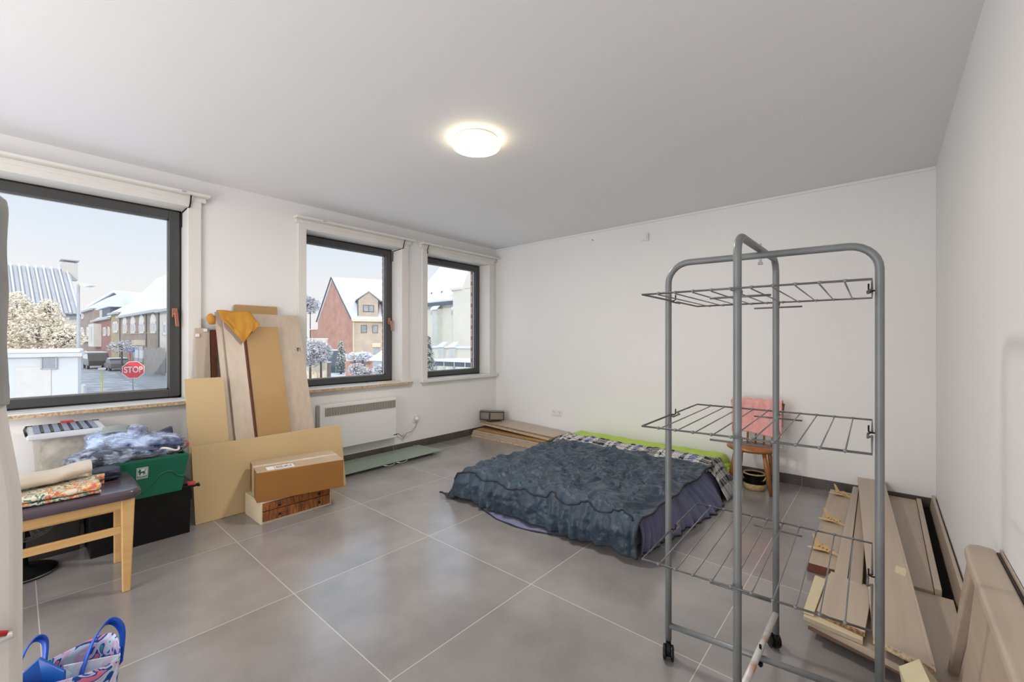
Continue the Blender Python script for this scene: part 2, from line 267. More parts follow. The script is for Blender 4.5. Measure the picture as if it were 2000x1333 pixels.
# ---------------------------------------------------------------- object helpers
def tag(o, label=None, cat=None, group=None, kind=None):
    if label: o['label'] = label
    if cat: o['category'] = cat
    if group: o['group'] = group
    if kind: o['kind'] = kind
    return o
def thing(name, loc, label, cat, group=None, kind=None):
    o = bpy.data.objects.new(name, None); COL.objects.link(o); o.location = loc; o.empty_display_size = .05
    return tag(o, label, cat, group, kind)
def wloc(o):
    v = Vector((0, 0, 0))
    while o is not None: v += Vector(o.location); o = o.parent
    return v
class MB:
    """collects geometry given in room coordinates (or in the frame M)"""
    def __init__(s, M=None): s.bm = bmesh.new(); s.M = M or Matrix.Identity(4); s.uv = None
    def v(s, p): return s.bm.verts.new(s.M @ Vector(p))
    def f(s, vs):
        try: return s.bm.faces.new(vs)
        except ValueError: return None
    def box(s, x0, x1, y0, y1, z0, z1):
        c = [s.v(p) for p in ((x0,y0,z0),(x1,y0,z0),(x1,y1,z0),(x0,y1,z0),(x0,y0,z1),(x1,y0,z1),(x1,y1,z1),(x0,y1,z1))]
        for q in ((0,3,2,1),(4,5,6,7),(0,1,5,4),(1,2,6,5),(2,3,7,6),(3,0,4,7)): s.f([c[i] for i in q])
        return s
    def hexa(s, b4, t4):
        """eight free corners: bottom four and top four in the same order"""
        c = [s.v(p) for p in list(b4)+list(t4)]
        for q in ((0,3,2,1),(4,5,6,7),(0,1,5,4),(1,2,6,5),(2,3,7,6),(3,0,4,7)): s.f([c[i] for i in q])
        return s
    def slab(s, pts, d):
        """polygon pts extruded by the vector d"""
        d = Vector(d); a = [s.v(p) for p in pts]; b = [s.v(Vector(p)+d) for p in pts]
        s.f(a[::-1]); s.f(b)
        n = len(a)
        for i in range(n): s.f([a[i], a[(i+1)%n], b[(i+1)%n], b[i]])
        return s
    def tube(s, pts, r, seg=10, closed=False, caps=True):
        pts = [Vector(p) for p in pts]; n = len(pts); rings = []; up = None
        for i, p in enumerate(pts):
            if closed: d = (pts[(i+1)%n]-pts[i-1])
            else: d = pts[min(i+1, n-1)]-pts[max(i-1, 0)]
            d = d.normalized() if d.length > 1e-9 else Vector((0, 0, 1))
            if up is None: up = d.orthogonal().normalized()
            up = (up-d*up.dot(d)); up = up.normalized() if up.length > 1e-6 else d.orthogonal().normalized()
            w = d.cross(up); rr = r[i] if isinstance(r, (list, tuple)) else r
            rings.append([s.v(p+(up*math.cos(2*PI*k/seg)+w*math.sin(2*PI*k/seg))*rr) for k in range(seg)])
        m = n if closed else n-1
        for i in range(m):
            a, b = rings[i], rings[(i+1)%n]
            for k in range(seg): s.f([a[k], a[(k+1)%seg], b[(k+1)%seg], b[k]])
        if caps and not closed: s.f(rings[0][::-1]); s.f(rings[-1])
        return s
    def lathe(s, c, prof, seg=32, axis=(0, 0, 1), sx=1, sy=1):
        c = Vector(c); q = Vector((0, 0, 1)).rotation_difference(Vector(axis)); rings = []
        for r, z in prof: rings.append([s.v(c+q@Vector((r*sx*math.cos(2*PI*k/seg), r*sy*math.sin(2*PI*k/seg), z))) for k in range(seg)])
        for a, b in zip(rings, rings[1:]):
            for k in range(seg): s.f([a[k], a[(k+1)%seg], b[(k+1)%seg], b[k]])
        s.f(rings[0][::-1]); s.f(rings[-1]); return s
    def bar(s, a, b, w, h, up=(0, 0, 1), w2=None, h2=None):
        """rectangular bar from a to b"""
        a, b = Vector(a), Vector(b); d = (b-a).normalized(); u = Vector(up); sd = d.cross(u).normalized(); u = sd.cross(d).normalized()
        w2 = w2 or w; h2 = h2 or h
        A = [a+sd*w/2*i+u*h/2*j for i, j in ((-1,-1),(1,-1),(1,1),(-1,1))]; B = [b+sd*w2/2*i+u*h2/2*j for i, j in ((-1,-1),(1,-1),(1,1),(-1,1))]
        return s.hexa(A, B)
    def grid(s, fn, nu, nv, uvs=True):
        L = s.bm.loops.layers.uv.verify() if uvs else None
        g = [[s.v(fn(i/nu, j/nv)) for j in range(nv+1)] for i in range(nu+1)]
        for i in range(nu):
            for j in range(nv):
                f = s.f([g[i][j], g[i+1][j], g[i+1][j+1], g[i][j+1]])
                if L and f:
                    for l, (a, b) in zip(f.loops, ((i,j),(i+1,j),(i+1,j+1),(i,j+1))): l[L].uv = (a/nu, b/nv)
        return s
    def build(s, name, m, parent=None, bevel=0, seg=2, smooth=False, origin=None, solid=0, sub=0, fixn=True):
        if fixn: bmesh.ops.recalc_face_normals(s.bm, faces=s.bm.faces)
        me = bpy.data.meshes.new(name); s.bm.to_mesh(me); s.bm.free()
        if origin is None:
            if parent is not None: origin = wloc(parent)
            elif me.vertices:
                xs = [v.co for v in me.vertices]
                origin = Vector(((min(c.x for c in xs)+max(c.x for c in xs))/2, (min(c.y for c in xs)+max(c.y for c in xs))/2, min(c.z for c in xs)))
            off = origin
        else: origin = Vector(origin); off = origin
        me.transform(Matrix.Translation(-Vector(off)))
        for mm in (m if isinstance(m, (list, tuple)) else [m]): me.materials.append(mm)
        if smooth:
            for p in me.polygons: p.use_smooth = True
        o = bpy.data.objects.new(name, me); COL.objects.link(o)
        if parent is not None: o.parent = parent; o.location = Vector(off)-wloc(parent)
        else: o.location = off
        if bevel:
            b = o.modifiers.new('bevel', 'BEVEL'); b.width = bevel; b.segments = seg; b.limit_method = 'ANGLE'; b.angle_limit = .6
        if solid: q = o.modifiers.new('solid', 'SOLIDIFY'); q.thickness = solid; q.offset = 0
        if sub: q = o.modifiers.new('sub', 'SUBSURF'); q.levels = sub; q.render_levels = sub
        return o
def struct(o): o['kind'] = 'structure'; return o
def text_mesh(name, txt, size, M, m, parent, depth=.002, sx=1.0, origin=None):
    """upright lettering as a mesh; M places its local x (reading direction), y (up), z (towards the reader)"""
    cu = bpy.data.curves.new('t', 'FONT'); cu.body = txt; cu.size = size; cu.align_x = 'CENTER'; cu.align_y = 'CENTER'; cu.extrude = depth; cu.offset = size*.022
    to = bpy.data.objects.new('t', cu); COL.objects.link(to); bpy.context.view_layer.update()
    me = bpy.data.meshes.new_from_object(to.evaluated_get(bpy.context.evaluated_depsgraph_get())); me.name = name
    bpy.data.objects.remove(to); bpy.data.curves.remove(cu)
    me.transform(M @ Matrix.Diagonal((sx, 1, 1, 1))); me.transform(Matrix.Translation(-wloc(parent))); me.materials.clear(); me.materials.append(m)
    o = bpy.data.objects.new(name, me); COL.objects.link(o); o.parent = parent; return o
def frame(org, xdir, ydir):
    x = Vector(xdir).normalized(); y = Vector(ydir).normalized(); z = x.cross(y)
    return Matrix(((x.x, y.x, z.x, org[0]), (x.y, y.y, z.y, org[1]), (x.z, y.z, z.z, org[2]), (0, 0, 0, 1)))
def arc(c, r, a0, a1, n, u, w):
    c, u, w = Vector(c), Vector(u), Vector(w)
    return [c+(u*math.cos(a0+(a1-a0)*i/n)+w*math.sin(a0+(a1-a0)*i/n))*r for i in range(n+1)]

# ================================================================ ROOM
XB, YW, YR, ZC, XR = 4.274, 3.99, -.275, 2.44, -2.5
YO = 4.29                                           # outer face of the window wall
WIN = [(-1.05, .85), (1.731, 2.752), (3.101, 4.125)]
WZ0, WZ1 = .76, 2.215
struct(MB().box(XR-.2, XB+.25, YR-.25, YO, -.3, 0).build('floor', M_floor, origin=(0, 0, 0)))
struct(MB().box(XR-.2, XB+.25, YR-.25, YO, ZC, ZC+.35).build('ceiling', M_ceil, origin=(0, 0, 0)))
struct(MB().box(XB, XB+.25, YR-.25, YO, 0, ZC).build('wall_back', M_wall, origin=(0, 0, 0)))
struct(MB().box(XR, XB, YR-.25, YR, 0, ZC).build('wall_right', M_wall, origin=(0, 0, 0)))
struct(MB().box(XR-.2, XR, YR-.25, YO, 0, ZC).build('wall_rear', M_wall, origin=(0, 0, 0)))
def wall_with_holes(mb, y0, y1, holes, z0, z1, xa, xb, ztop):
    xs = [xa]+[v for h in holes for v in h]+[xb]
    for i in range(0, len(xs), 2): mb.box(xs[i], xs[i+1], y0, y1, 0, ztop)
    for a, b in holes: mb.box(a, b, y0, y1, 0, z0); mb.box(a, b, y0, y1, z1, ztop)
    return mb
struct(wall_with_holes(MB(), YW, 4.235, [(a-.012, b+.012) for a, b in WIN], WZ0-.03, WZ1+.012, XR, XB, ZC).build('wall_left', M_wall, origin=(0, 0, 0)))
mo = wall_with_holes(MB(), 4.235, YO, [(a+.04, b-.04) for a, b in WIN], WZ0-.06, WZ1-.03, XR, XB, ZC)
mo.box(XR, XB+.2, 4.235, YO, -2.6, 0)
struct(mo.build('trim_outer_brick', M_bext, origin=(0, 0, 0)))

for i, (a, b) in enumerate(WIN):
    w = thing('window_%d' % (i+1), ((a+b)/2, 4.15, WZ0), ['large dark-framed window nearest the camera', 'middle dark-framed window above the wall heater', 'narrow-looking dark-framed window in the far corner'][i], 'window', kind='structure')
    fo = MB()
    Y0, Y1 = 4.15, 4.23
    fw = .03
    for q in ((a, a+fw, WZ0, WZ1), (b-fw, b, WZ0, WZ1)): fo.box(q[0], q[1], Y0+.012, Y1, q[2], q[3])
    fo.box(a, b, Y0+.012, Y1, WZ0, WZ0+fw); fo.box(a, b, Y0+.012, Y1, WZ1-fw, WZ1)
    fo.build('window_frame', M_gasket, w, bevel=.003)
    sa = MB(); s = .078
    for q in ((a+.012, a+s, WZ0+.012, WZ1-.012), (b-s, b-.012, WZ0+.012, WZ1-.012)): sa.box(q[0], q[1], Y0, Y1-.01, q[2], q[3])
    sa.box(a+s, b-s, Y0, Y1-.01, WZ0+.012, WZ0+.07); sa.box(a+s, b-s, Y0, Y1-.01, WZ1-s, WZ1-.012)
    sh = sa.build('sash', M_dark, w, bevel=.004)
    be = MB(); g0, g1, h0, h1 = a+s, b-s, WZ0+.07, WZ1-s
    for q in ((g0, g0+.008, h0, h1), (g1-.008, g1, h0, h1), (g0, g1, h0, h0+.008), (g0, g1, h1-.008, h1)): be.box(q[0], q[1], Y0+.03, Y0+.045, q[2], q[3])
    be.build('glazing_bead', M_steel, sh)
    MB().box(g0, g1, Y0+.045, Y0+.053, h0, h1).build('glass_pane', M_glass, w)
    if i < 2:
        hx = b-.045; hz = 1.41
        hd = MB().box(hx-.017, hx+.017, Y0-.012, Y0, hz-.03, hz+.045).build('handle', M_copper, w, bevel=.004)
        MB().bar((hx, Y0-.012, hz), (hx, Y0-.045, hz), .018, .018).bar((hx, Y0-.045, hz+.012), (hx+.006, Y0-.055, hz-.10), .022, .014, up=(0, 1, 0)).build('lever', M_copper, hd, bevel=.004)
    # lining, casing and header around the opening
    li = MB()
    li.box(a-.011, a, YW-.02, Y0+.085, WZ0, WZ1); li.box(b, b+.011, YW-.02, Y0+.085, WZ0, WZ1); li.box(a-.011, b+.011, YW-.02, Y0+.085, WZ1, WZ1+.011)
    t = struct(li.build('trim_%d' % (2*i+1), M_trimw, bevel=.002, origin=(0, 0, 0)))
    xe = min(b+.085, XB-.035)
    ca = MB(); ca.box(a-.073, a-.0005, YW-.022, YW, WZ0-.005, WZ1+.005); ca.box(b+.0005, xe, YW-.022, YW, WZ0-.005, WZ1+.005)
    ca.box(a-.073, xe, YW-.026, YW, WZ1+.0005, WZ1+.075)
    ca.box(a-.095, min(xe+.03, XB), YW-.032, YW, WZ1+.045, WZ1+.08)
    struct(ca.build('trim_%d' % (2*i+2), M_trimw, bevel=.003, origin=(0, 0, 0)))
    le = MB(); le.hexa([(a-.11, YW-.085, WZ1+.08), (min(xe+.045, XB), YW-.085, WZ1+.08), (min(xe+.045, XB), YW, WZ1+.08), (a-.11, YW, WZ1+.08)],
                       [(a-.11, YW-.095, WZ1+.098), (min(xe+.045, XB), YW-.095, WZ1+.098), (min(xe+.045, XB), YW, WZ1+.104), (a-.11, YW, WZ1+.104)])
    struct(le.build('trim_%d' % (10+i), M_trimw, bevel=.004, origin=(0, 0, 0)))
    # sill: white top on a raw chipboard edge
    si = thing('trim_%d' % (20+i), ((a+b)/2, YW, WZ0-.03), None, None, kind='structure')
    x1 = min(b+.12, XB)
    MB().box(a-.09, x1, YW-.062, YW, WZ0-.008, WZ0).box(a+.001, b-.001, YW, Y0+.01, WZ0-.03, WZ0).build('sill_top', M_white, si, bevel=.002)
    MB().box(a-.09, x1, YW-.060, YW, WZ0-.030, WZ0-.008).build('sill_edge', (M_chipl if i < 2 else M_trimw), si)
# shutter cable at the upper right corner of two windows
for i, (x, s) in enumerate(((.85, 1), (2.752, 1), (3.101, -1))):
    c = MB().tube([(x+.012*s, YW-.06, WZ1+.078), (x+.014*s, YW-.035, WZ1+.03), (x+.008*s, YW-.035, WZ1-.005), (x-.004*s, YW+.02, WZ1-.012), (x-.006*s, 4.13, WZ1-.02), (x-.006*s, 4.135, WZ1-.13)], .005, 6).build('shutter_cable', M_black)
    tag(c, ['thin black cable at the upper right corner of the nearest window', 'thin black cable at the upper right corner of the middle window', 'thin black cable at the upper left corner of the far window'][i], 'cable')
for i, x in enumerate((.80, 1.85, 3.25)):
    c = MB().tube([(x, YW-.10, WZ1+.086), (x+.01, YW-.115, WZ1+.08), (x+.022, YW-.105, WZ1+.086)], .004, 6).build('curtain_hook', M_steel)
    tag(c, ['small metal hook on the ledge over the nearest window', 'small metal hook on the ledge over the middle window', 'small metal hook on the ledge over the far window'][i], 'hook')
# baseboards, tiles with visible joints
def baseboard(name, pts, horiz, y0, y1):
    r = thing(name, (0, 0, 0), None, None, kind='structure')
    m = MB()
    for a, b in pts:
        if horiz: m.box(a+.0015, b-.0015, y0, y1, 0, .08)
        else: m.box(y0, y1, a+.0015, b-.0015, 0, .08)
    m.build('skirting_tiles', M_base, r)
    lo, hi = pts[0][0], pts[-1][1]
    g = MB()
    if horiz: g.box(lo, hi, y0+(.002 if y0 > 0 else 0), y1-(.002 if y0 < 0 else 0), .001, .079)
    else: g.box(y0+.002, y1, lo, hi, .001, .079)
    g.build('grout', M_grout, r); return r
cut = lambda a, b, p: [(max(a, p+.8*k), min(b, p+.8*(k+1))) for k in range(-6, 8) if min(b, p+.8*(k+1)) > max(a, p+.8*k)+.01]
baseboard('baseboard_left', cut(XR, XB-.012, .865-.8+.22), True, YW-.011, YW)
baseboard('baseboard_back', cut(YR, YW-.012, 2.118-1.6), False, XB-.011, XB)
baseboard('baseboard_right', cut(XR, XB-.012, .865), True, YR, YR+.011)
# cornice strip: narrow shadow gap board where ceiling meets the back wall
struct(MB().box(XB-.012, XB, YR, YW, ZC-.022, ZC).build('trim_30', M_wall, bevel=.003, origin=(0, 0, 0)))

# ceiling lamp
lt = thing('ceiling_lamp', (1.85, 1.893, ZC), 'round flush ceiling lamp glowing warm white', 'lamp')
MB().lathe((1.85, 1.893, ZC), [(.125, 0), (.135, -.004), (.135, -.022), (.12, -.026)], 48).build('lamp_base', M_trimw, lt, smooth=True)
MB().lathe((1.85, 1.893, ZC), [(.10, -.020), (.143, -.024), (.149, -.036), (.143, -.052), (.11, -.066), (.05, -.073), (.001, -.075)], 48).build('lamp_shade', M_lampw, lt, smooth=True)

ll = bpy.data.lights.new('lamp_light', 'AREA'); ll.shape = 'DISK'; ll.size = .28; ll.energy = 30; ll.color = (1, .93, .84)
lo_ = bpy.data.objects.new('lamp_light', ll); COL.objects.link(lo_); lo_.location = (1.85, 1.893, ZC-.078)

# ================================================================ WALL FITTINGS
def socket(face, label, double=False, name='wall_socket'):
    # face: function (across, out, up) -> point
    w = .082 if not double else .154
    F = face; t = thing(name, F(0, 0, -.04), label, 'socket')
    def bx(mb, a0, a1, d0, d1, u0, u1):
        mb.hexa([F(a0, d0, u0), F(a1, d0, u0), F(a1, d1, u0), F(a0, d1, u0)], [F(a0, d0, u1), F(a1, d0, u1), F(a1, d1, u1), F(a0, d1, u1)]); return mb
    bx(MB(), -w/2, w/2, .0, .010, -.041, .041).build('cover_plate', M_white, t, bevel=.003)
    nrm = (Vector(F(0, 1, 0))-Vector(F(0, 0, 0))).normalized()
    for c in ((-.036, .036) if double else (0,)):
        r = MB().lathe(F(c, .0085, 0), [(.022, 0), (.024, .003), (.021, .0045), (.0195, .0022), (.001, .0018)], 28, axis=nrm).build('socket_well', M_white, t, smooth=True)
        m = MB()
        for q in (-.0095, .0095): m.lathe(F(c+q, .0105, 0), [(.003, 0), (.003, .0012)], 10, axis=nrm)
        m.build('pin_holes', M_black, r)
    return t
bf = lambda Y, Z: (lambda a, d, u: (XB-d, Y-a, Z+u))
socket(bf(2.99, .338), 'white double wall socket to the left above the duvet', True)
socket(bf(.70, .305), 'white double wall socket behind the pink-covered chair', True)
wf = lambda X, Z: (lambda a, d, u: (X+a, YW-d, Z+u))
socket(wf(2.94, .328), 'white single wall socket with a plug beside the heater')
t = thing('junction_box', (XB, 1.875, 2.235), 'small square white switch box high on the back wall', 'switch')
MB().box(XB-.022, XB, 1.835, 1.915, 2.235, 2.315).build('switch_housing', M_white, t, bevel=.006, seg=3)
MB().box(XB-.03, XB-.022, 1.850, 1.900, 2.250, 2.302).build('rocker', M_white, t, bevel=.004)
tag(MB().tube([(XB, 2.493, 2.34), (XB-.02, 2.493, 2.34)], .006, 8).build('screw', M_steel), 'tiny grey screw high in the back wall', 'screw')
# electric heater
h = thing('wall_heater', (2.23, YW, .18), 'white panel wall heater with a slotted grille under the middle window', 'heater')
hb = MB().box(1.82, 2.64, 3.90, YW-.012, .18, .61); hb.build('heater_body', M_heater, h, bevel=.008, seg=3)
m = MB()
nsl = 50
for k in range(nsl):
    x = 1.875+(2.615-1.875)*k/(nsl-1); m.box(x-.0042, x+.0042, 3.893, 3.8995, .502, .578)
m.build('grille', M_greym, h)
MB().box(1.862, 2.628, 3.8985, 3.9005, .495, .585).build('grille_recess', M_trimw, h)
MB().box(2.60, 2.645, 3.90, 3.93, .205, .218).build('control_strip', M_black, h, bevel=.002)
for x in (1.9, 2.5): MB().box(x, x+.03, YW-.012, YW, .25, .55).build('wall_bracket', M_steel, h)
cb = MB().tube([(2.64, 3.955, .21), (2.70, 3.95, .20), (2.74, 3.95, .165), (2.77, 3.96, .18), (2.755, 3.955, .14), (2.80, 3.95, .19), (2.86, 3.945, .20), (2.92, 3.945, .25), (2.94, 3.955, .31)], .0042, 6)
tag(cb.build('power_cord', M_greym), 'thin looped power cord running from the heater to the socket', 'cord')
tag(MB().lathe((2.94, 3.97, .328), [(.021, 0), (.021, -.02), (.012, -.034), (.001, -.036)], 20, axis=(0, 1, 0)).build('plug', M_white, smooth=True), 'white round plug in the single socket beside the heater', 'plug')
tag(MB().box(2.49, 2.70, 3.955, 4.02, WZ0, WZ0+.012).build('loose_batten', M_cream, bevel=.002), 'thin pale batten lying on the middle window sill', 'batten')

# ================================================================ DRYING RACK
A, B, Cc, D = (1.625, .621), (1.389, .327), (1.933, .319), (1.698, .011)
ZB, ZT = .12, 1.492
rk = thing('drying_rack', (1.66, .32, 0), 'tall grey tubular drying rack on castors with three wire shelves', 'drying rack')
def uframe(P, Q, zt, rad, sub):
    P = Vector((*P, 0)); Q = Vector((*Q, 0)); d = (Q-P).normalized(); up = Vector((0, 0, 1))
    pts = [P+up*.065, P+up*.5, P+up*1.0]
    pts += [P+d*rad+up*(zt-rad)+(-d*math.cos(a)+up*math.sin(a))*rad for a in [PI/2*k/7 for k in range(8)]]
    pts += [Q-d*rad+up*(zt-rad)+(d*math.cos(a)+up*math.sin(a))*rad for a in [PI/2*(1-k/7) for k in range(8)]]
    pts += [Q+up*1.0, Q+up*.5, Q+up*.065]
    return pts
fAD = MB().tube(uframe(A, D, ZT, .075, 0), .0115, 16).build('wide_frame', M_rack, rk, smooth=True)
MB().tube([(A[0], A[1], ZB), (D[0], D[1], ZB)], .0105, 14).build('bottom_bar', M_rust if False else M_rack, fAD, smooth=True)
fBC = MB().tube(uframe(B, Cc, ZT+.022, .055, 0), .0115, 16).build('narrow_frame', M_rack, rk, smooth=True)
o = MB().tube([(B[0], B[1], ZB+.022), (Cc[0], Cc[1], ZB+.022)], .0105, 14).build('bottom_bar', M_rust, fBC, smooth=True); o['label'] = 'chipped white tube with rust stains'
ix, iy = 1.661, .320
MB().tube([(ix, iy, ZT-.03), (ix, iy, ZT+.04)], .004, 8).lathe((ix, iy, ZT-.032), [(.008, 0), (.008, .008)], 6).build('top_bolt', M_steel, rk)
MB().tube([(ix, iy, ZB-.03), (ix, iy, ZB+.045)], .004, 8).lathe((ix, iy, ZB-.024), [(.009, 0), (.009, .01)], 6).build('bottom_bolt', M_black, rk)
def castor(P, ang):
    x, y = P; dx, dy = math.cos(ang), math.sin(ang); nx, ny = -dy, dx
    c = (x+dx*.018, y+dy*.018, .028)
    k = MB().tube([(x, y, .035), (x, y, .075)], .010, 10).lathe((x+dx*.006-nx*.007, y+dy*.006-ny*.007, .033), [(.001, 0), (.026, .0), (.026, .014), (.001, .014)], 24, axis=(nx, ny, 0)).build('castor', M_black, rk, bevel=.001)
    m = MB()
    for s in (-1, 1):
        q = Vector(c)+Vector((nx, ny, 0))*s*.013
        m.lathe(q, [(.020, -.006), (.0265, -.004), (.0275, 0), (.0265, .005), (.018, .007), (.006, .007)], 28, axis=(nx*s, ny*s, 0))
    m.build('wheel', M_black, k, smooth=False, bevel=.001)
castor(A, 3.5); castor(Cc, .6); castor(B, 2.2); castor(D, 5.2)
def c2w(lat, Z): return (CA*Z+SA*lat, SA*Z-CA*lat)
NL, FL_, FR, NR = [Vector((*c2w(*p), 0)) for p in ((.425, 1.405), (.813, 1.887), (1.268, 1.514), (.883, 1.055))]
def shelf(z, tilt=0):
    up = Vector((0, 0, z)); sh = MB()
    nl, fl, fr, nr = NL+up, FL_+up, FR+up, NR+up
    # outer loop with a dip for the hooks on both short sides
    def side(p, q, inward):
        a = p.lerp(q, .44); b = p.lerp(q, .56); dn = Vector((0, 0, -.006))
        return [p.lerp(q, .06), a, a+inward*.010+dn, b+inward*.010+dn, b, p.lerp(q, .94)]
    inn = ((nr+fr)/2-(nl+fl)/2).normalized()
    loop = [nl]+side(nl, fl, inn)[1:5]+[fl]+[fr]+side(fr, nr, -inn)[1:5]+[nr]
    sh.tube(loop, .0032, 8, closed=True)
    o = sh.build('wire_shelf', M_wire, rk, smooth=True)
    r = MB()
    for k in range(1, 11):
        f = k/11; r.tube([nl.lerp(nr, f)+Vector((0, 0, -.004)), (nl.lerp(nr, f)+fl.lerp(fr, f))/2+Vector((0, 0, -.004)), fl.lerp(fr, f)+Vector((0, 0, -.004))], .0021, 6)
        r.lathe(nl.lerp(nr, f)+Vector((0, 0, .0)), [(.005, -.003), (.005, .004)], 8).lathe(fl.lerp(fr, f)+Vector((0, 0, .0)), [(.005, -.003), (.005, .004)], 8)
    r.build('rungs', M_rack, o, smooth=True)
    # support wires bolted across posts B and C
    for (P, e0, e1, nm) in ((B, nl, nr, 1), (Cc, fl, fr, 1)):
        P = Vector((*P, z-.022)); d = (e1-e0).normalized()
        MB().tube([P-d*.075, P-d*.02, P+d*.02, P+d*.085], .0032, 8).tube(arc(P+Vector((0, 0, .013)), .012, -PI*.6, PI*.7, 8, d, Vector((0, 0, 1))), .0025, 6).build('support_wire', M_wire, o, smooth=True)
    for P, q in ((A, (nl+fl)/2), (D, (nr+fr)/2)):
        P = Vector((*P, z)); d = ((nl+nr+fl+fr)/4-P); d.z = 0; d.normalize()
        MB().tube([P, P+d*.020, P+d*.026+Vector((0, 0, .004)), P+d*.026+Vector((0, 0, .022))], .0024, 8).build('hook', M_black, o, smooth=True)
for z in (1.352, .922, .487): shelf(z)

# ================================================================ LEANING BOARDS
def lean(name, label, x0, x1, yb, yt, zt, th, m, cat='board', zb=0, xb=None, edge=None, bevel=.0015, hole=None):
    """board standing on its lower edge at yb and leaning to yt at height zt; thickness goes away from the room"""
    d = Vector((0, yt-yb, zt-zb)).normalized(); nrm = Vector((0, d.z, -d.y))   # towards the wall
    xb = xb or (x0, x1)
    pts = [(xb[0], yb, zb), (xb[1], yb, zb), (x1, yt, zt), (x0, yt, zt)]
    lift = max(0, nrm.z*-th)
    pts = [(p[0], p[1], p[2]+lift) for p in pts]
    mb = MB()
    if hole:
        hx, hf, hr = hole; c = Vector((hx, yb+(yt-yb)*hf, zb+lift+(zt-zb)*hf)); n = 20
        ring = [c+Vector((1, 0, 0))*math.cos(2*PI*k/n)*hr+d*math.sin(2*PI*k/n)*hr for k in range(n)]
        sq = []
        for k in range(n):
            a = 2*PI*k/n; s = 1/max(abs(math.cos(a)), abs(math.sin(a))); sq.append(c+(Vector((1, 0, 0))*math.cos(a)+d*math.sin(a))*s*hr*1.25)
        w = hr*1.25
        for off in (Vector((0, 0, 0)), nrm*th):
            R = [mb.v(p+off) for p in ring]; S = [mb.v(p+off) for p in sq]
            for k in range(n): mb.f([R[k], R[(k+1)%n], S[(k+1)%n], S[k]])
            if off.length < 1e-9: R0 = R
        for k in range(n): mb.f([R0[k], R0[(k+1)%n], R[(k+1)%n], R[k]])
        fb, ft = hf-w/Vector((0, yt-yb, zt-zb)).length, hf+w/Vector((0, yt-yb, zt-zb)).length
        P = lambda x, f: Vector((x, yb+(yt-yb)*f, zb+lift+(zt-zb)*f))
        for xa, xc, fa, fc in ((x0, hx-w, 0, 1), (hx+w, x1, 0, 1), (hx-w, hx+w, 0, fb), (hx-w, hx+w, ft, 1)):
            mb.slab([P(xa, fa), P(xc, fa), P(xc, fc), P(xa, fc)], nrm*th)
        bmesh.ops.remove_doubles(mb.bm, verts=mb.bm.verts, dist=1e-5); bevel = 0
    else: mb.slab(pts, nrm*th)
    o = mb.build(name, m, bevel=bevel)
    return tag(o, label, cat)
lean('board', 'wide low beige panel leaning in front of all the upright boards', .765, 1.802, 3.385, 3.487, .492, .006, M_beige, cat='board')
lean('board', 'yellow-beige panel leaning between the green crate and the tall boards', .765, 1.000, 3.415, 3.668, .935, .004, M_beige)
lean('wardrobe_door', 'large pale laminate door with a round hinge hole, behind the other tall boards', 1.02, 1.639, 3.455, 3.925, 1.418, .018, M_lamy, cat='door', hole=(1.600, .79, .019))
lean('board', 'narrow pale board at the left edge of the tall leaning group', 1.006, 1.060, 3.432, 3.905, 1.420, .018, M_lamy)
lean('board', 'tall pale board partly under the mustard cloth', 1.048, 1.172, 3.405, 3.865, 1.385, .018, M_lamy)
lean('board', 'thin dark red edged board beside the brown hardboard strip', 1.174, 1.184, 3.41, 3.845, 1.325, .02, M_redply)
lean('board', 'second thin dark red edged board touching the brown hardboard strip', 1.188, 1.196, 3.42, 3.855, 1.33, .02, M_redply)
lean('board', 'brown hardboard strip leaning on the pale laminate door', 1.197, 1.441, 3.420, 3.850, 1.315, .005, M_brownp)
lean('board', 'tall brown board whose top shows above the pale laminate door', 1.155, 1.475, 3.75, 3.955, 1.49, .03, M_brownp)
g = lean('board', 'narrow taupe board with two white brackets beside the large window', .890, .985, 3.86, 3.955, 1.297, .018, M_lamy)
for p in ((.905, 1.245), (.955, 1.285)):
    y = 3.86+.095*p[1]/1.297
    o = MB().box(p[0]-.012, p[0]+.012, y-.013, y-.001, p[1]-.014, p[1]+.01).build('bracket', M_white, g, bevel=.002)
lean('board', 'narrow dark reddish board standing right of the bracketed board', .992, 1.03, 3.868, 3.957, 1.285, .02, M_redply)
lean('board', 'low dark brown chipboard piece behind the green crate', .60, .80, 3.93, 3.962, .49, .018, M_chip)
# mustard cloth hanging over the boards
def cloth_fn(u, v):
    # u across, v down; the top folds over the board edge
    tx = 1.015+.21*u; top = Vector((tx, 3.865-.015*u, 1.432+.004*math.sin(9*u)))
    L = .055+.19*max(0, 1-abs(u-.52)*1.9)+.03*(u > .8)
    z = -L*v*1.0; w = .012*math.sin(11*u+3*v)+.010*noise.noise(Vector((u*4, v*4, 3)))
    sl = .335
    return top+Vector((.05*v*(u-.2)+.02*v, z*sl-.010-abs(w)*v*.9, z))
def cloth_back(u, v): tx = 1.015+.21*u; return Vector((tx, 3.865-.015*u+.04*v, 1.432+.004*math.sin(9*u)+.006*math.sin(PI*v)-.004*v))
mc = MB().grid(cloth_fn, 26, 20).grid(cloth_back, 26, 5)
bmesh.ops.remove_doubles(mc.bm, verts=mc.bm.verts, dist=.0005)
tag(mc.build('cloth', M_yellow, smooth=True, solid=.003), 'mustard yellow cloth draped over the tops of the tall boards', 'cloth')
mc = MB().lathe((.985, 3.905, 1.36), [(.001, -.035), (.022, -.03), (.03, 0), (.028, .03), (.012, .048), (.001, .05)], 16, axis=(-.25, 0, 1))
for v in mc.bm.verts: v.co += Vector((1, 1, 1))*.006*noise.noise(v.co*40)
tag(mc.build('glove', M_yellow, smooth=True), 'orange bundle of cloth stuck behind the left edge of the tall boards', 'cloth')

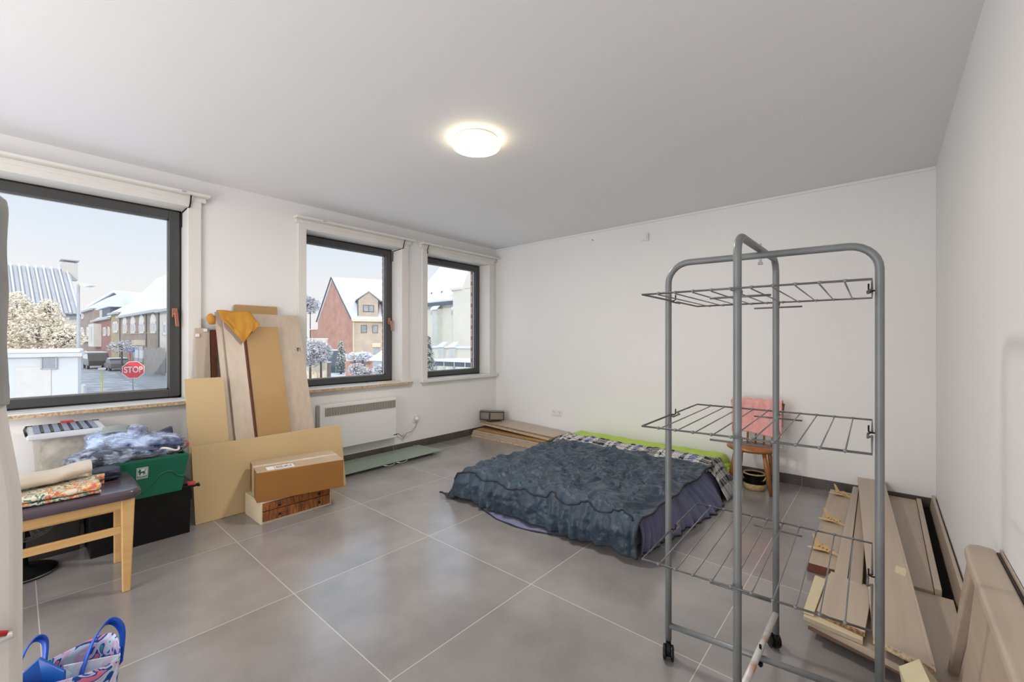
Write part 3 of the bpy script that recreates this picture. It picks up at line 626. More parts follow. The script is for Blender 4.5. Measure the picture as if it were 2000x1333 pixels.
# small chest with rough drawers and the parcel on it
ch = thing('drawer_chest', (1.28, 3.21, 0), 'low cream chest with rough orange-brown drawers under the cardboard parcel', 'chest')
MB().box(1.045, 1.52, 3.075, 3.36, 0, .012).box(1.045, 1.52, 3.075, 3.36, .133, .145).box(1.045, 1.058, 3.075, 3.36, .012, .133).box(1.507, 1.52, 3.075, 3.36, .012, .133).box(1.058, 1.507, 3.35, 3.36, .012, .133).build('chest_body', M_cream, ch, bevel=.001)
M_rough = mat('rough_sawn_wood', (.38, .125, .022), (.10, .03, .008), rough=.8, scale=7, detail=7, stretch=(9, 1, 1.5), contrast=(.35, .66), bump=.8, bscale=30)
for z0, z1 in ((.014, .078), (.083, .131)):
    for x0, x1 in ((1.060, 1.505),):
        d = MB().box(x0, x1, 3.068, 3.08, z0, z1).build('drawer', M_rough, ch, bevel=.001)
        for kx in (1.155, 1.42):
            MB().lathe((kx, 3.068, (z0+z1)/2), [(.004, 0), (.004, -.008), (.009, -.012), (.009, -.018), (.002, -.021)], 14, axis=(0, 1, 0)).build('knob', M_black, d, smooth=True)
P1, P2, P3, P4 = (1.024, 3.08), (1.558, 2.967), (1.63, 3.298), (1.09, 3.405)
bx = thing('cardboard_box', (1.32, 3.19, .146), 'long brown taped cardboard parcel on the low chest', 'box')
q = [P1, P2, P3, P4]; z0, z1 = .146, .340
MB().hexa([(*p, z0) for p in q], [(*p, z1) for p in q]).build('carton', M_card, bx, bevel=.003)
ins = lambda p, k=.006: (p[0]+(1.325-p[0])*k, p[1]+(3.19-p[1])*k)
MB().hexa([(*ins(p), z1-.001) for p in q], [(*ins(p), z1+.0012) for p in q]).build('top_flap', M_cardtop, bx)
def onbox(s, t): # s along the length, t from front to back
    a = Vector(P1).lerp(Vector(P2), s); b = Vector(P4).lerp(Vector(P3), s); return a.lerp(b, t)
M_ptape = mat('clear_parcel_tape', (.58, .52, .44), (.75, .73, .70), rough=.15, scale=12, contrast=(.5, .7), spec=.9)
def strip(mb, s0, s1, t0, t1, z, th=.0006): mb.hexa([(*onbox(a, b), z) for a, b in ((s0, t0), (s1, t0), (s1, t1), (s0, t1))], [(*onbox(a, b), z+th) for a, b in ((s0, t0), (s1, t0), (s1, t1), (s0, t1))]); return mb
strip(MB(), .0, 1, .46, .60, z1+.0013).build('tape', M_ptape, bx)
mt = MB(); 
for t0, t1 in ((.40, .66),):
    a, b = onbox(0, t0), onbox(0, t1); n = Vector((-.98, -.2, 0)); mt.slab([(a.x, a.y, .15), (b.x, b.y, .15), (b.x, b.y, z1), (a.x, a.y, z1)], n*.0012)
mt.build('side_tape', M_ptape, bx)
lb = strip(MB(), .12, .42, .07, .33, z1+.0016).build('shipping_label', M_paper, bx)
mi = MB()
for s in (.205, .355): strip(mi, s, s+.003, .08, .32, z1+.0024)
for k in range(4): strip(mi, .22, .31-.015*(k % 2), .12+.045*k, .135+.045*k, z1+.0024)
for k in range(3): strip(mi, .37, .40, .14+.05*k, .155+.05*k, z1+.0024)
for k in range(9): strip(mi, .315+.004*k, .317+.004*k, .15, .24, z1+.0024)
mi.build('printing', M_ink, lb)

# glass door lying on the floor
gd = thing('glass_door', (2.45, 3.77, 0), 'greenish glass cabinet door lying flat by the skirting under the heater', 'door')
gz = .028
MB().hexa([(1.80, 3.56, gz), (3.0, 3.575, gz), (2.965, 3.955, gz), (1.80, 3.955, gz)], [(1.80, 3.56, gz+.006), (3.0, 3.575, gz+.006), (2.965, 3.955, gz+.006), (1.80, 3.955, gz+.006)]).build('glass_panel', M_gl2, gd, bevel=.001)
MB().box(1.83, 1.85, 3.60, 3.9, 0, gz).box(2.88, 2.90, 3.60, 3.9, 0, gz).build('spacer_feet', M_greym, gd)
mh = MB()
for x0 in (2.26, 2.40): mh.tube([(x0, 3.575, gz+.004), (x0+.01, 3.55, gz), (x0+.05, 3.535, gz-.008), (x0+.10, 3.538, gz-.006), (x0+.13, 3.56, gz), (x0+.135, 3.578, gz+.004)], .005, 8)
mh.build('handle', M_steel, gd, smooth=True)
for x in (2.19, 2.88):
    MB().lathe((x, 3.925, gz+.006), [(.012, 0), (.012, .012), (.004, .016)], 14).build('hinge_peg', M_steel, gd, bevel=.001)
MB().tube([(2.05, 3.93, gz), (2.05, 3.93, gz+.06)], .003, 6).tube([(2.62, 3.93, gz), (2.62, 3.93, gz+.06)], .003, 6).build('pin', M_steel, gd)

# ================================================================ CORNER STACK
zz = 0
cols = [M_chipl, M_lam, M_lamp, M_chipl]
labs = ['lowest board of the stack lying in the far corner', 'second board from the floor in the far corner stack', 'third board from the floor in the far corner stack', 'fourth board from the floor in the far corner stack, orange on top']
for k in range(4):
    th = .018
    x0 = 3.765+.006*(k % 2); y0 = 2.885+.012*((k*7) % 3)
    o = MB().hexa([(x0, 3.945-.01*k, zz), (x0, y0, zz), (4.20, y0-.02, zz), (4.20, 3.945, zz)], [(x0, 3.945-.01*k, zz+th), (x0, y0, zz+th), (4.20, y0-.02, zz+th), (4.20, 3.945, zz+th)]).build('board', cols[k] if k < 3 else M_lamp, bevel=.0015)
    tag(o, labs[k], 'board', 'boards stacked in the far corner'); zz += th+.0015
zz = .079
def tilted(x0, x1, y0, y1, za, zb, th, m, label, m2=None, dx=0):
    t = thing('board', ((x0+x1)/2, (y0+y1)/2, za), label, 'board', 'boards stacked in the far corner')
    MB().hexa([(x0, y1, zb), (x0+dx, y0, za), (x1, y0, za), (x1, y1, zb)], [(x0, y1, zb+th), (x0+dx, y0, za+th), (x1, y0, za+th), (x1, y1, zb+th)]).build('panel', m, t, bevel=.0015)
    if m2: MB().hexa([(x0-.002, y1, zb+.003), (x0+dx-.002, y0, za+.003), (x0+dx, y0, za+.003), (x0, y1, zb+.003)], [(x0-.002, y1, zb+th-.003), (x0+dx-.002, y0, za+th-.003), (x0+dx, y0, za+th-.003), (x0, y1, zb+th-.003)]).build('edge_band', m2, t)
    return t
tilted(3.80, 4.22, 2.83, 3.88, zz, zz, .016, M_brownp, 'orange-brown board lying fifth from the floor in the far corner', M_chip, dx=-.01)
tilted(3.87, 4.24, 2.80, 3.90, .098, .140, .018, M_lam, 'tilted pale board propped near the top of the far corner stack', M_chipl, dx=-.02)
tilted(3.90, 4.25, 2.78, 3.88, .118, .160, .014, M_lam, 'topmost pale board of the far corner stack', M_chip, dx=.01)
MB_ = MB(Matrix.Translation((4.02, 3.835, .180)) @ Euler((math.radians(-6), math.radians(6), math.radians(-14))).to_matrix().to_4x4())
db = thing('metal_box', (4.05, 3.80, .17), 'small grey box with panelled sides tilted on the far corner stack', 'box')
MB_.box(-.10, .12, -.11, .12, 0, .125); MB_.build('box_body', M_greym, db, bevel=.004)
M2 = MB(Matrix.Translation((4.02, 3.835, .180)) @ Euler((math.radians(-6), math.radians(6), math.radians(-14))).to_matrix().to_4x4())
M2.box(-.106, .126, -.116, .126, .098, .106)
for a in (-.104, ): M2.box(a-.002, a, -.11, .12, .004, .012); M2.box(a-.002, a, -.11, -.10, .01, .09); M2.box(a-.002, a, .11, .12, .01, .09)
M2.box(-.10, .12, -.114, -.112, .004, .012); M2.box(-.10, -.09, -.114, -.112, .01, .09); M2.box(.11, .12, -.114, -.112, .01, .09)
M2.build('rim', M_black, db, bevel=.001)

# ================================================================ BED ON THE FLOOR
MX0, MX1, MY0, MY1, MZ = 2.24, 3.80, 1.02, 2.40, .20
mt = MB().box(MX0+.05, MX1, MY0+.06, MY1-.03, 0.001, MZ-.03)
tag(mt.build('mattress', M_off, bevel=.03, seg=4), 'mattress lying on the floor, hidden beneath the dark duvet and lilac sheet', 'mattress')
def fold1(s, lo, hi, flare):
    """cloth coordinate s -> (position, drop, slope) for an edge at lo / hi"""
    if s < lo: e = lo-s; sg = -1; base = lo
    elif s > hi: e = s-hi; sg = 1; base = hi
    else: return s, 0.0, 0
    r = .035
    q = r*PI/2
    if e < q: a = e/r; return base+sg*r*math.sin(a), r*(1-math.cos(a)), sg
    e -= q; return base+sg*(r+e*flare), r+e*math.sqrt(max(0, 1-flare*flare)), sg
def ridges(p, f, seed, warp=.35):
    v = Vector((p[0]*f, p[1]*f, seed)); w = Vector((noise.noise(v*.6+Vector((5, 1, 2))), noise.noise(v*.6+Vector((1, 9, 4))), 0))*warp*2
    n = noise.noise(v+w); return (1-abs(n)*2.2)
def duvet(u, v):
    # u: from the foot (front) hem to the head, v: from right to left
    s = 2.015+(3.50-2.015)*u; t = .995+(2.66-.995)*v
    foot = .012*math.sin(v*7+1)+.008*math.sin(v*17)
    if u < .25: s += foot*(1-u/.25)*.6
    t += .012*math.sin(u*23)*(v < .1)
    xx, dx, sgx = fold1(s, 2.235, 9, .05+.03*math.sin(v*31)+.03*noise.noise(Vector((v*14, 3, 0))))
    yy, dy, sgy = fold1(t, .955, 2.36, .45)
    top = MZ+.03
    drop = max(dx, dy) if not (dx and dy) else math.hypot(dx, dy)
    z = top-drop
    # wrinkle relief
    p = (s, t)
    ctr = math.exp(-((s-2.72)**2/.16+(t-1.6)**2/.25))
    w = .026*ridges((s*.75+t*.30, t*1.5-s*.9), 4.0, 1, .6)+.020*ridges((s*1.5+t*.5, t*1.1-s*.2), 8.0, 7, .6)*(.6+.8*ctr)+.010*ridges((s*1.3, t), 17, 13, .5)*(.6+.8*ctr)
    edge = min(1, min(u, 1-u)/.05, min(v, 1-v)/.04)
    w *= .25+.75*max(0, edge)
    puff = .015*noise.noise(Vector((s*2.5, t*2.5, 4)))
    hx = 0; hy = 0
    if dx > .02 or dy > .02:
        k = min(1, max(dx, dy)/.08)
        fl = (.011*math.sin(t*55+4*math.sin(t*9))+.020*noise.noise(Vector((t*17, dx*6, 0)))+.012*ridges((t*1.2, dx*.8), 11, 3, .4))*k if dx > .02 else 0
        hx = -(w*.7*k+.012*k+fl); hy = 0
        if dy > .02: hy = (w*.8+.012*math.sin(s*34))*k
        if dx > .02 and dy > .02: hx *= .3; hy *= .3; xx -= .02; yy += .03
    z += (w+puff)*(1 if drop < .02 else max(.15, 1-drop/.06))
    if z < .012:
        over = .012-z
        if dy > dx: yy += over*.85
        else: xx -= over*.55
        z = .012+.006*(1+noise.noise(Vector((s*16, t*16, 0))))
    # loose corner that spreads out on the tiles at the right front
    return Vector((xx+hx, yy+hy, z))
du = thing('duvet', (2.9, 1.7, .0), 'crumpled petrol-blue duvet with black piping spread over the floor bed', 'duvet')
dm = MB().grid(duvet, 200, 220); dm.build('cover', M_duvet, du, smooth=True, solid=.006, fixn=False)
pp = [duvet(0, k/160) for k in range(161)]+[duvet(k/140, 1) for k in range(1, 141)]+[duvet(1, 1-k/160) for k in range(1, 161)]+[duvet(1-k/140, 0) for k in range(1, 140)]
MB().tube([p+Vector((0, 0, .003)) for p in pp], .0065, 7, closed=True).build('piping', M_pipe, du, smooth=True)
MB().tube([duvet(.118+.006*math.sin(k*.21), .02+.96*k/200)+Vector((-.003, 0, .004)) for k in range(201)], .0055, 7).build('seam', M_pipe, du, smooth=True)
# sheet hanging down the right side and peeking out at the foot
rb_pts = [(2.27, 1.03), (2.40, 1.01), (2.54, .985), (2.75, .955), (2.944, .925), (3.12, .895), (3.287, .885), (3.45, .915), (3.60, .99), (3.70, 1.06)]
def lerp_pts(P, f):
    f = f*(len(P)-1); i = min(int(f), len(P)-2); k = f-i; return (P[i][0]*(1-k)+P[i+1][0]*k, P[i][1]*(1-k)+P[i+1][1]*k)
def sheet(u, v):
    bx_, by_ = lerp_pts(rb_pts, u); tx = 2.25+(3.70-2.25)*u; ty = 1.035
    fold = (.012*math.sin(u*70+3*math.sin(u*13)+v*2)+.008*math.sin(u*133))*min(1, v*2.2)
    if v < .25: k = v/.25; return Vector((tx, ty+.14*(1-k), MZ+.001-.001*k))
    k = (v-.25)/.75
    x = tx+(bx_-tx)*k; y = ty+(by_-ty)*(k**1.15)-.012*math.sin(PI*k)-fold; z = (MZ)*(1-k)**.9+.006
    return Vector((x, min(y, MY0+.012) if k > .02 else y, z))
sh = thing('bed_sheet', (2.9, 1.0, 0), 'lilac-grey bed sheet hanging in folds down the right side of the floor bed', 'sheet')
MB().grid(sheet, 170, 16).build('side_drape', M_sheet, sh, smooth=True, solid=.003, fixn=False)
MB().tube([sheet(k/120, 1)+Vector((0, -.002, .002)) for k in range(121)], .004, 6).build('hem', M_pipe, sh, smooth=True)
ff = [(2.235, 2.285), (2.17, 2.16), (2.115, 1.98), (2.105, 1.80), (2.13, 1.66), (2.19, 1.50), (2.225, 1.40)]
def flap(u, v):
    a = lerp_pts(ff, u); return Vector((a[0]*(1-v)+2.26*v, a[1], .006+.004*v+.002*math.sin(u*30)))
MB().grid(flap, 60, 4).build('foot_flap', M_sheet, sh, smooth=True, solid=.002, fixn=False)
MB().tube([flap(k/60, 0) for k in range(61)], .0035, 6).build('flap_hem', M_pipe, sh, smooth=True)
# plaid blanket bunched at the head
def plaid(u, v):
    # u right -> left along the head, v front -> back
    t = .80+(2.50-.80)*u; s = 3.43+(3.86-3.43)*v
    over = max(0, 1.02-t)
    z = MZ+.040+.022*math.sin(PI*min(1, v*1.25))+.012*ridges((s, t), 6, 21)+.010*ridges((s*1.4, t), 13, 5)-.11*max(0, v-.45)
    if v < .1: z -= (.1-v)*.35
    if v > .86: z -= (v-.86)*1.0
    if t > 2.40: z -= (t-2.40)**1.2*1.2
    y = t
    if over:
        q = over/.22; z = z*(1-q)**.8+.012; y = 1.02-over*.62; s += q*.06*(1-v)+.03*math.sin(q*5+v*11)
    s += .012*math.sin(t*19)
    return Vector((s, y, max(.012, z)))
pb = MB().grid(plaid, 130, 40)
tag(pb.build('blanket', M_plaid, smooth=True, solid=.006, fixn=False), 'black, white and blue plaid blanket bunched along the head of the floor bed', 'blanket')
def cushion(mb, x0, x1, y0, y1, z0, z1, nx=30, ny=60, seed=0, amp=.006, rx=.05):
    def top(u, v):
        ed = min(1, min(u, 1-u)*(x1-x0)/rx, min(v, 1-v)*(y1-y0)/rx); s = math.sqrt(max(0, 1-(1-ed)**2))
        return Vector((x0+(x1-x0)*u, y0+(y1-y0)*v, (z0+z1)/2+(z1-z0)/2*s+amp*s*noise.noise(Vector((u*5, v*14, seed)))))
    def bot(u, v):
        ed = min(1, min(u, 1-u)*(x1-x0)/rx, min(v, 1-v)*(y1-y0)/rx); s = math.sqrt(max(0, 1-(1-ed)**2))
        return Vector((x0+(x1-x0)*u, y0+(y1-y0)*v, (z0+z1)/2-(z1-z0)/2*s))
    mb.grid(top, nx, ny).grid(bot, nx, ny); bmesh.ops.remove_doubles(mb.bm, verts=mb.bm.verts, dist=.0008); return mb
tag(cushion(MB(), 3.88, 4.262, 1.06, 2.66, .0, .178, seed=3, amp=.012).build('topper', M_lime, smooth=True), 'long lime-green padded topper lying between the bed head and the back wall', 'topper')
fz = MB()
for k in range(700):
    a = random.uniform(0, 2*PI); b = random.uniform(0, PI*.5); r = .055+.02*random.random()
    c = Vector((3.97+r*1.1*math.cos(a)*math.cos(b), 1.01+r*math.sin(a)*math.cos(b), .075+r*math.sin(b)))
    d = Vector((random.gauss(0, 1), random.gauss(0, 1), random.gauss(0, 1))).normalized()*.012; n = d.orthogonal().normalized()*.003
    fz.f([fz.v(c-d-n), fz.v(c+d-n), fz.v(c+d+n), fz.v(c-d+n)])
fz.lathe((3.97, 1.01, .02), [(.05, -.018), (.075, .02), (.07, .07), (.03, .105), (.001, .11)], 20)
tag(fz.build('fluffy_cushion', M_lime), 'small fluffy lime-green bundle at the right end of the topper', 'cushion')

# ================================================================ CHILD CHAIR, PINK FLEECE, BASKET
cc = thing('wooden_chair', (3.92, .83, 0), 'small honey-brown wooden chair with spindle back by the far wall', 'chair')
sc_ = Vector((3.90, .81, 0))
MB().lathe((3.90, .81, .322), [(.01, 0), (.155, 0), (.172, .012), (.172, .026), (.155, .036), (.01, .032)], 40, sx=.94, sy=1.08).build('seat', M_chair, cc, smooth=True)
for (dx, dy, ex, ey) in ((-.085, -.10, -.085, -.15), (-.085, .10, -.10, .15), (.10, -.10, .17, -.13), (.10, .10, .17, .14)):
    MB().tube([(3.90+dx, .81+dy, .325), (3.90+(dx*.6+ex*.4), .81+dy*.6+ey*.4, .20), (3.90+ex, .81+ey, .0)], [.014, .019, .012], 14).build('leg', M_chair, cc, smooth=True)
MB().tube([(3.815, .68, .10), (4.045, .70, .10)], .008, 10).tube([(3.81, .935, .10), (4.04, .93, .10)], .008, 10).tube([(3.93, .69, .105), (3.93, .935, .105)], .008, 10).build('stretcher', M_chair, cc, smooth=True)
for k in range(5):
    y = .81-.12+.06*k; MB().tube([(4.02, y, .35), (4.05, y*1.02-.0162, .50), (4.075, .81+(y-.81)*1.12, .665)], .0075, 10).build('spindle', M_chair, cc, smooth=True)
for sgn in (-1, 1): MB().tube([(4.0, .81+.155*sgn, .35), (4.05, .81+.172*sgn, .52), (4.085, .81+.19*sgn, .69)], .011, 12).build('back_post', M_chair, cc, smooth=True)
MB().tube([(4.075, .81-.19+.038*k, .66+.018*math.sin(PI*k/10)) for k in range(11)], .016, 10).build('crest_rail', M_chair, cc, smooth=True)
def fleece(u, v):
    y = .81+.185-.37*u; sag = .012*math.sin(u*31)+.006*math.sin(u*57)
    L = .30; 
    if v < .22: k = v/.22; a = PI*(1-k); return Vector((4.075+.028*math.cos(a)*-1*-1+0, y, .695+.022*math.sin(a)+.006*math.sin(u*25)))
    k = (v-.22)/.78
    return Vector((4.047-.045*k*0-.004+sag*(1-k)*.9-.012*k, y+.006*math.sin(k*5)*(u-.5), .695-L*k-(.035*(u-.5) if k > .9 else 0)*k))
def fleece2(u, v):
    y = .81+.185-.37*u; return Vector((4.103+.004*math.sin(u*30), y, .695-.20*v))
fl_ = MB().grid(lambda u, v: (Vector((4.075+.030*math.cos(PI*v), .995-.37*u, .690+.024*math.sin(PI*v)+.005*math.sin(u*26)))), 50, 8)
fl_.grid(lambda u, v: Vector((4.045-.014*v+(.010*math.sin(u*31)+.006*math.sin(u*57))*(1-v)*min(1, v*5), .995-.37*u, .690-.265*v+.012*v*math.sin(u*5)+(.005*math.sin(u*26))*(1-v))), 50, 24)
fl_.grid(fleece2, 50, 10); bmesh.ops.remove_doubles(fl_.bm, verts=fl_.bm.verts, dist=.002)
tag(fl_.build('fleece_throw', M_pink, smooth=True, solid=.008), 'folded pink fleece throw hanging over the small chair back', 'throw')
bk = thing('basket', (3.955, .835, 0), 'small straw and black mesh basket on the floor under the small chair', 'basket')
bk.location = (3.93, .80, 0)
c0 = (3.93, .80, 0)
MB().lathe(c0, [(.062, 0), (.07, .006), (.075, .05), (.071, .052), (.066, .012), (.005, .010)], 32, sx=1.0, sy=1.1).build('straw_base', M_straw, bk, smooth=True)
m = MB()
for k in range(30):
    a = 2*PI*k/30; m.tube([(c0[0]+.073*math.cos(a), c0[1]+.080*math.sin(a), .05), (c0[0]+.069*math.cos(a+.2), c0[1]+.076*math.sin(a+.2), .125)], .0025, 5)
    m.tube([(c0[0]+.073*math.cos(a), c0[1]+.080*math.sin(a), .05), (c0[0]+.069*math.cos(a-.2), c0[1]+.076*math.sin(a-.2), .125)], .0025, 5)
m.lathe(c0, [(.066, .05), (.066, .12), (.064, .12), (.064, .05)], 32)
m.build('mesh_side', M_black, bk)
MB().tube([(c0[0]+.070*math.cos(a), c0[1]+.077*math.sin(a), .127) for a in [2*PI*k/32 for k in range(32)]], .006, 8, closed=True).build('rim', M_straw, bk, smooth=True)
MB().tube([(c0[0]-.03+.0*k, c0[1]+.085*math.cos(PI*k/12)*-1, .115-.0+.0-.055*math.sin(PI*k/12)+.03*0) for k in range(13)], .005, 8).build('handle', M_straw, bk, smooth=True)
lf = MB()
for k in range(60):
    a = random.uniform(0, 2*PI); r = .05*random.random()**.5; c = Vector((c0[0]+r*math.cos(a), c0[1]+r*math.sin(a), .03+random.random()*.07)); d = Vector((random.gauss(0, 1), random.gauss(0, 1), random.gauss(0, 1))).normalized()*.012
    lf.tube([c-d, c+d], .003, 5)
lf.build('contents', mat('grey_yarn', (.16, .19, .20), rough=.9), bk)

# ================================================================ BOARDS ALONG THE RIGHT WALL
def plank(name, label, q, z0, z1, m, cat='board', zf=0, group='planks stacked along the right wall', edge=None, bevel=.0015):
    """q: four plan corners; z0,z1 bottom/top; zf adds height at the far pair (2,3)"""
    t = thing(name, ((q[0][0]+q[2][0])/2, (q[0][1]+q[2][1])/2, z0), label, cat, group)
    dz = [0, 0, zf, zf]
    MB().hexa([(*p, z0+d) for p, d in zip(q, dz)], [(*p, z1+d) for p, d in zip(q, dz)]).build('panel', m, t, bevel=bevel)
    if edge:
        (i, j, me) = edge; a, b = Vector((*q[i], 0)), Vector((*q[j], 0)); n = (b-a).cross(Vector((0, 0, 1))).normalized()
        cen = sum((Vector((*p, 0)) for p in q), Vector())/4
        if n.dot(a-cen) < 0: n = -n
        MB().hexa([a+n*.0+Vector((0, 0, z0+.001+dz[i])), b+Vector((0, 0, z0+.001+dz[j])), b+n*.0015+Vector((0, 0, z0+.001+dz[j])), a+n*.0015+Vector((0, 0, z0+.001+dz[i]))],
                  [a+Vector((0, 0, z1-.001+dz[i])), b+Vector((0, 0, z1-.001+dz[j])), b+n*.0015+Vector((0, 0, z1-.001+dz[j])), a+n*.0015+Vector((0, 0, z1-.001+dz[i]))]).build('raw_edge', me, t)
    return t
# R1 rounded plank with three wooden planes on it
r1 = plank('board', 'pinkish plank with a dark rounded front end under three plywood planes', [(2.70, .305), (2.70, .188), (4.14, .188), (4.15, .318)], .0, .048, M_lamp, edge=(0, 1, M_redply))
plank('board', 'narrow plank running along the right side of the plane-topped plank', [(2.30, .185), (2.30, .130), (4.245, .150), (4.245, .185)], .0, .075, M_lam)
plank('board', 'narrow plank partly under the long diagonal plank', [(2.25, .127), (2.25, .075), (4.24, .10), (4.24, .147)], .0, .068, M_lam, edge=(1, 2, M_chip))
# R5 wide low board and its neighbours by the right wall
plank('board', 'wide low board lying between the diagonal plank and the shaded slot', [(2.74, .06), (2.74, -.170), (4.235, -.170), (4.235, .06)], .0, .058, M_lamp)
plank('board', 'narrow grey-beige strip beside the shaded slot', [(2.74, -.172), (2.74, -.196), (4.235, -.196), (4.235, -.172)], .0, .072, M_lam)
plank('board', 'pale short board in front of the wide low board', [(2.10, -.03), (2.02, -.235), (2.735, -.232), (2.735, .05)], .0, .045, M_lam)
plank('board', 'long black strip standing in for the shaded slot along the right wall', [(2.72, -.199), (2.70, -.238), (4.23, -.238), (4.23, -.199)], .0, .02, mat('slot_shade_black', (.012, .012, .012), rough=.95, spec=.1))  # black strip laid between the boards to draw the slot's shade
o = MB().hexa([(2.55, -.258, 0), (2.55, -.240, 0), (4.25, -.240, 0), (4.25, -.258, 0)], [(2.55, -.266, .112), (2.55, -.252, .112), (4.25, -.252, .105), (4.25, -.266, .105)]).build('board', M_lam, bevel=.001)
tag(o, 'thin worn board standing on edge against the right wall', 'board')
# pile of short boards at the front
labs = ['lowest short board of the pile in front of the long planks', 'second short board from the bottom of the front pile', 'third short board from the bottom of the front pile', 'fourth short board from the bottom of the front pile', 'topmost wide short board of the front pile with a ragged chipboard end']
spec = [((2.105, .235), (2.015, -.09), (2.60, -.10), (2.62, .215), 0, .018, M_lamp), ((2.10, .23), (2.00, -.07), (2.58, -.09), (2.60, .205), .0195, .036, M_lam),
        ((2.075, .235), (1.985, -.05), (2.50, -.07), (2.53, .21), .0375, .055, M_lam), ((2.06, .245), (2.03, .06), (2.40, .06), (2.42, .245), .0565, .073, M_cream)]
for k, (a, b, c, d, z0, z1, m_) in enumerate(spec):
    plank('board', labs[k], [a, b, c, d], z0+.03, z1+.03, m_, group='short boards in the front pile', edge=(0, 1, [M_brownedge, M_lam, M_lamp, M_lam][k]))
plank('board', 'dark support block under the pile of short boards', [(2.2, .17), (2.2, -.05), (2.5, -.05), (2.5, .17)], 0, .0285, M_brownedge, group='short boards in the front pile')
plank('board', labs[4], [(2.095, .205), (2.055, .055), (2.43, .04), (2.50, .19)], .1045, .1225, M_lam, group='short boards in the front pile', edge=(0, 1, M_chip))
plank('board', 'slim cream board at the left of the front pile', [(2.075, .247), (2.075, .212), (2.41, .200), (2.42, .243)], .1045, .118, M_cream, group='short boards in the front pile')
# R4 long diagonal plank on top
t = thing('board', (3.05, .0, .13), 'long wide plank lying diagonally on top of the others, with a scrap of tape', 'board', 'planks stacked along the right wall')
nz, fz_ = .150, .150
Q = [(1.965, .032), (1.93, -.125), (4.262, .004), (4.262, .158)]
Q = [(1.99, .030), (1.93, -.125), (4.262, .000), (4.262, .158)]
MB().hexa([(*p, .128) for p in Q], [(*p, .148) for p in Q]).build('panel', M_lam, t, bevel=.002)
a, b = Vector((*Q[0], 0)), Vector((*Q[1], 0)); n = Vector((-.95, .3, 0)).normalized()*.003
MB().hexa([a+Vector((0, 0, .128)), b+Vector((0, 0, .128)), b+n+Vector((0, 0, .128)), a+n+Vector((0, 0, .128))], [a+Vector((0, 0, .147)), b+Vector((0, 0, .147)), b+n+Vector((0, 0, .147)), a+n+Vector((0, 0, .147))]).build('raw_edge', M_chipl, t)
MB().hexa([(1.945, -.1235, .148), (1.945, -.114, .148), (4.26, .010, .148), (4.26, .001, .148)], [(1.945, -.1235, .153), (1.945, -.116, .153), (4.26, .008, .153), (4.26, .001, .153)]).build('edge_strip', M_lam, t, bevel=.001)
tp = MB().hexa([(2.62, -.035, .1482), (2.60, -.07, .1482), (2.685, -.078, .1482), (2.70, -.04, .1482)], [(2.62, -.035, .1492), (2.60, -.07, .1492), (2.685, -.078, .1492), (2.70, -.04, .1492)]); o = tp.build('tape_scrap', M_tape, t)
plank('wood_block', 'small block propping up the far end of the diagonal plank', [(4.0, .12), (4.0, .03), (4.08, .03), (4.08, .12)], .076, .127, M_chipl, cat='block', group=None)
# cardboard corner piece at the bottom edge
kk = thing('corner_protector', (1.80, -.10, .0), 'folded yellow-brown cardboard corner piece at the near end of the diagonal plank', 'cardboard')
MB().slab([(1.90, -.035, .13), (1.925, -.085, .165), (1.91, -.088, .165), (1.885, -.038, .13)], (-.16, -.035, -.02)).build('left_wing', M_tape, kk)
MB().slab([(1.925, -.085, .165), (1.90, -.15, .10), (1.885, -.15, .10), (1.91, -.088, .165)], (-.16, -.035, -.02)).build('right_wing', M_tape, kk)
MB().slab([(1.90, -.035, .13), (1.89, -.045, .06), (1.875, -.046, .06), (1.885, -.038, .13)], (-.16, -.035, -.02)).build('lower_wing', M_tape, kk)
# three plywood planes
def plane_kit(x, y, a, label):
    t = thing('model_plane', (x, y, .0485), label, 'toy', 'plywood planes on the pinkish plank')
    R = Matrix.Translation((x, y, .0485)) @ Matrix.Rotation(a, 4, 'Z')
    MB(R).slab([(.075, 0, .012), (.03, .012, .012), (-.03, .06, .012), (-.055, .062, .012), (-.035, .01, .012), (-.06, 0, .012), (-.035, -.01, .012), (-.055, -.062, .012), (-.03, -.06, .012), (.03, -.012, .012)], (0, 0, .004)).build('wing', M_pine, t)
    MB(R).slab([(.085, -.002, .008), (.02, -.002, .028), (-.05, -.002, .024), (-.055, -.002, .0), (.02, -.002, .0)], (0, .004, 0)).build('fuselage', M_pine, t)
    MB(R).slab([(-.02, -.0015, .022), (-.06, -.0015, .068), (-.072, -.0015, .068), (-.055, -.0015, .02)], (0, .003, 0)).build('tail_fin', M_pine, t)
    m = MB(R)
    for k in range(4): m.slab([(-.03+.02*k, -.02, .016), (-.025+.02*k, -.02, .016), (-.03+.02*k, .02, .016), (-.035+.02*k, .02, .016)], (0, 0, .006))
    m.build('ribs', M_pine, t)
plane_kit(4.02, .235, -2.25, 'plywood toy plane at the far end of the pinkish plank')
plane_kit(3.40, .245, -2.25, 'plywood toy plane in the middle of the pinkish plank')
plane_kit(2.90, .245, -2.1, 'plywood toy plane at the near end of the pinkish plank')

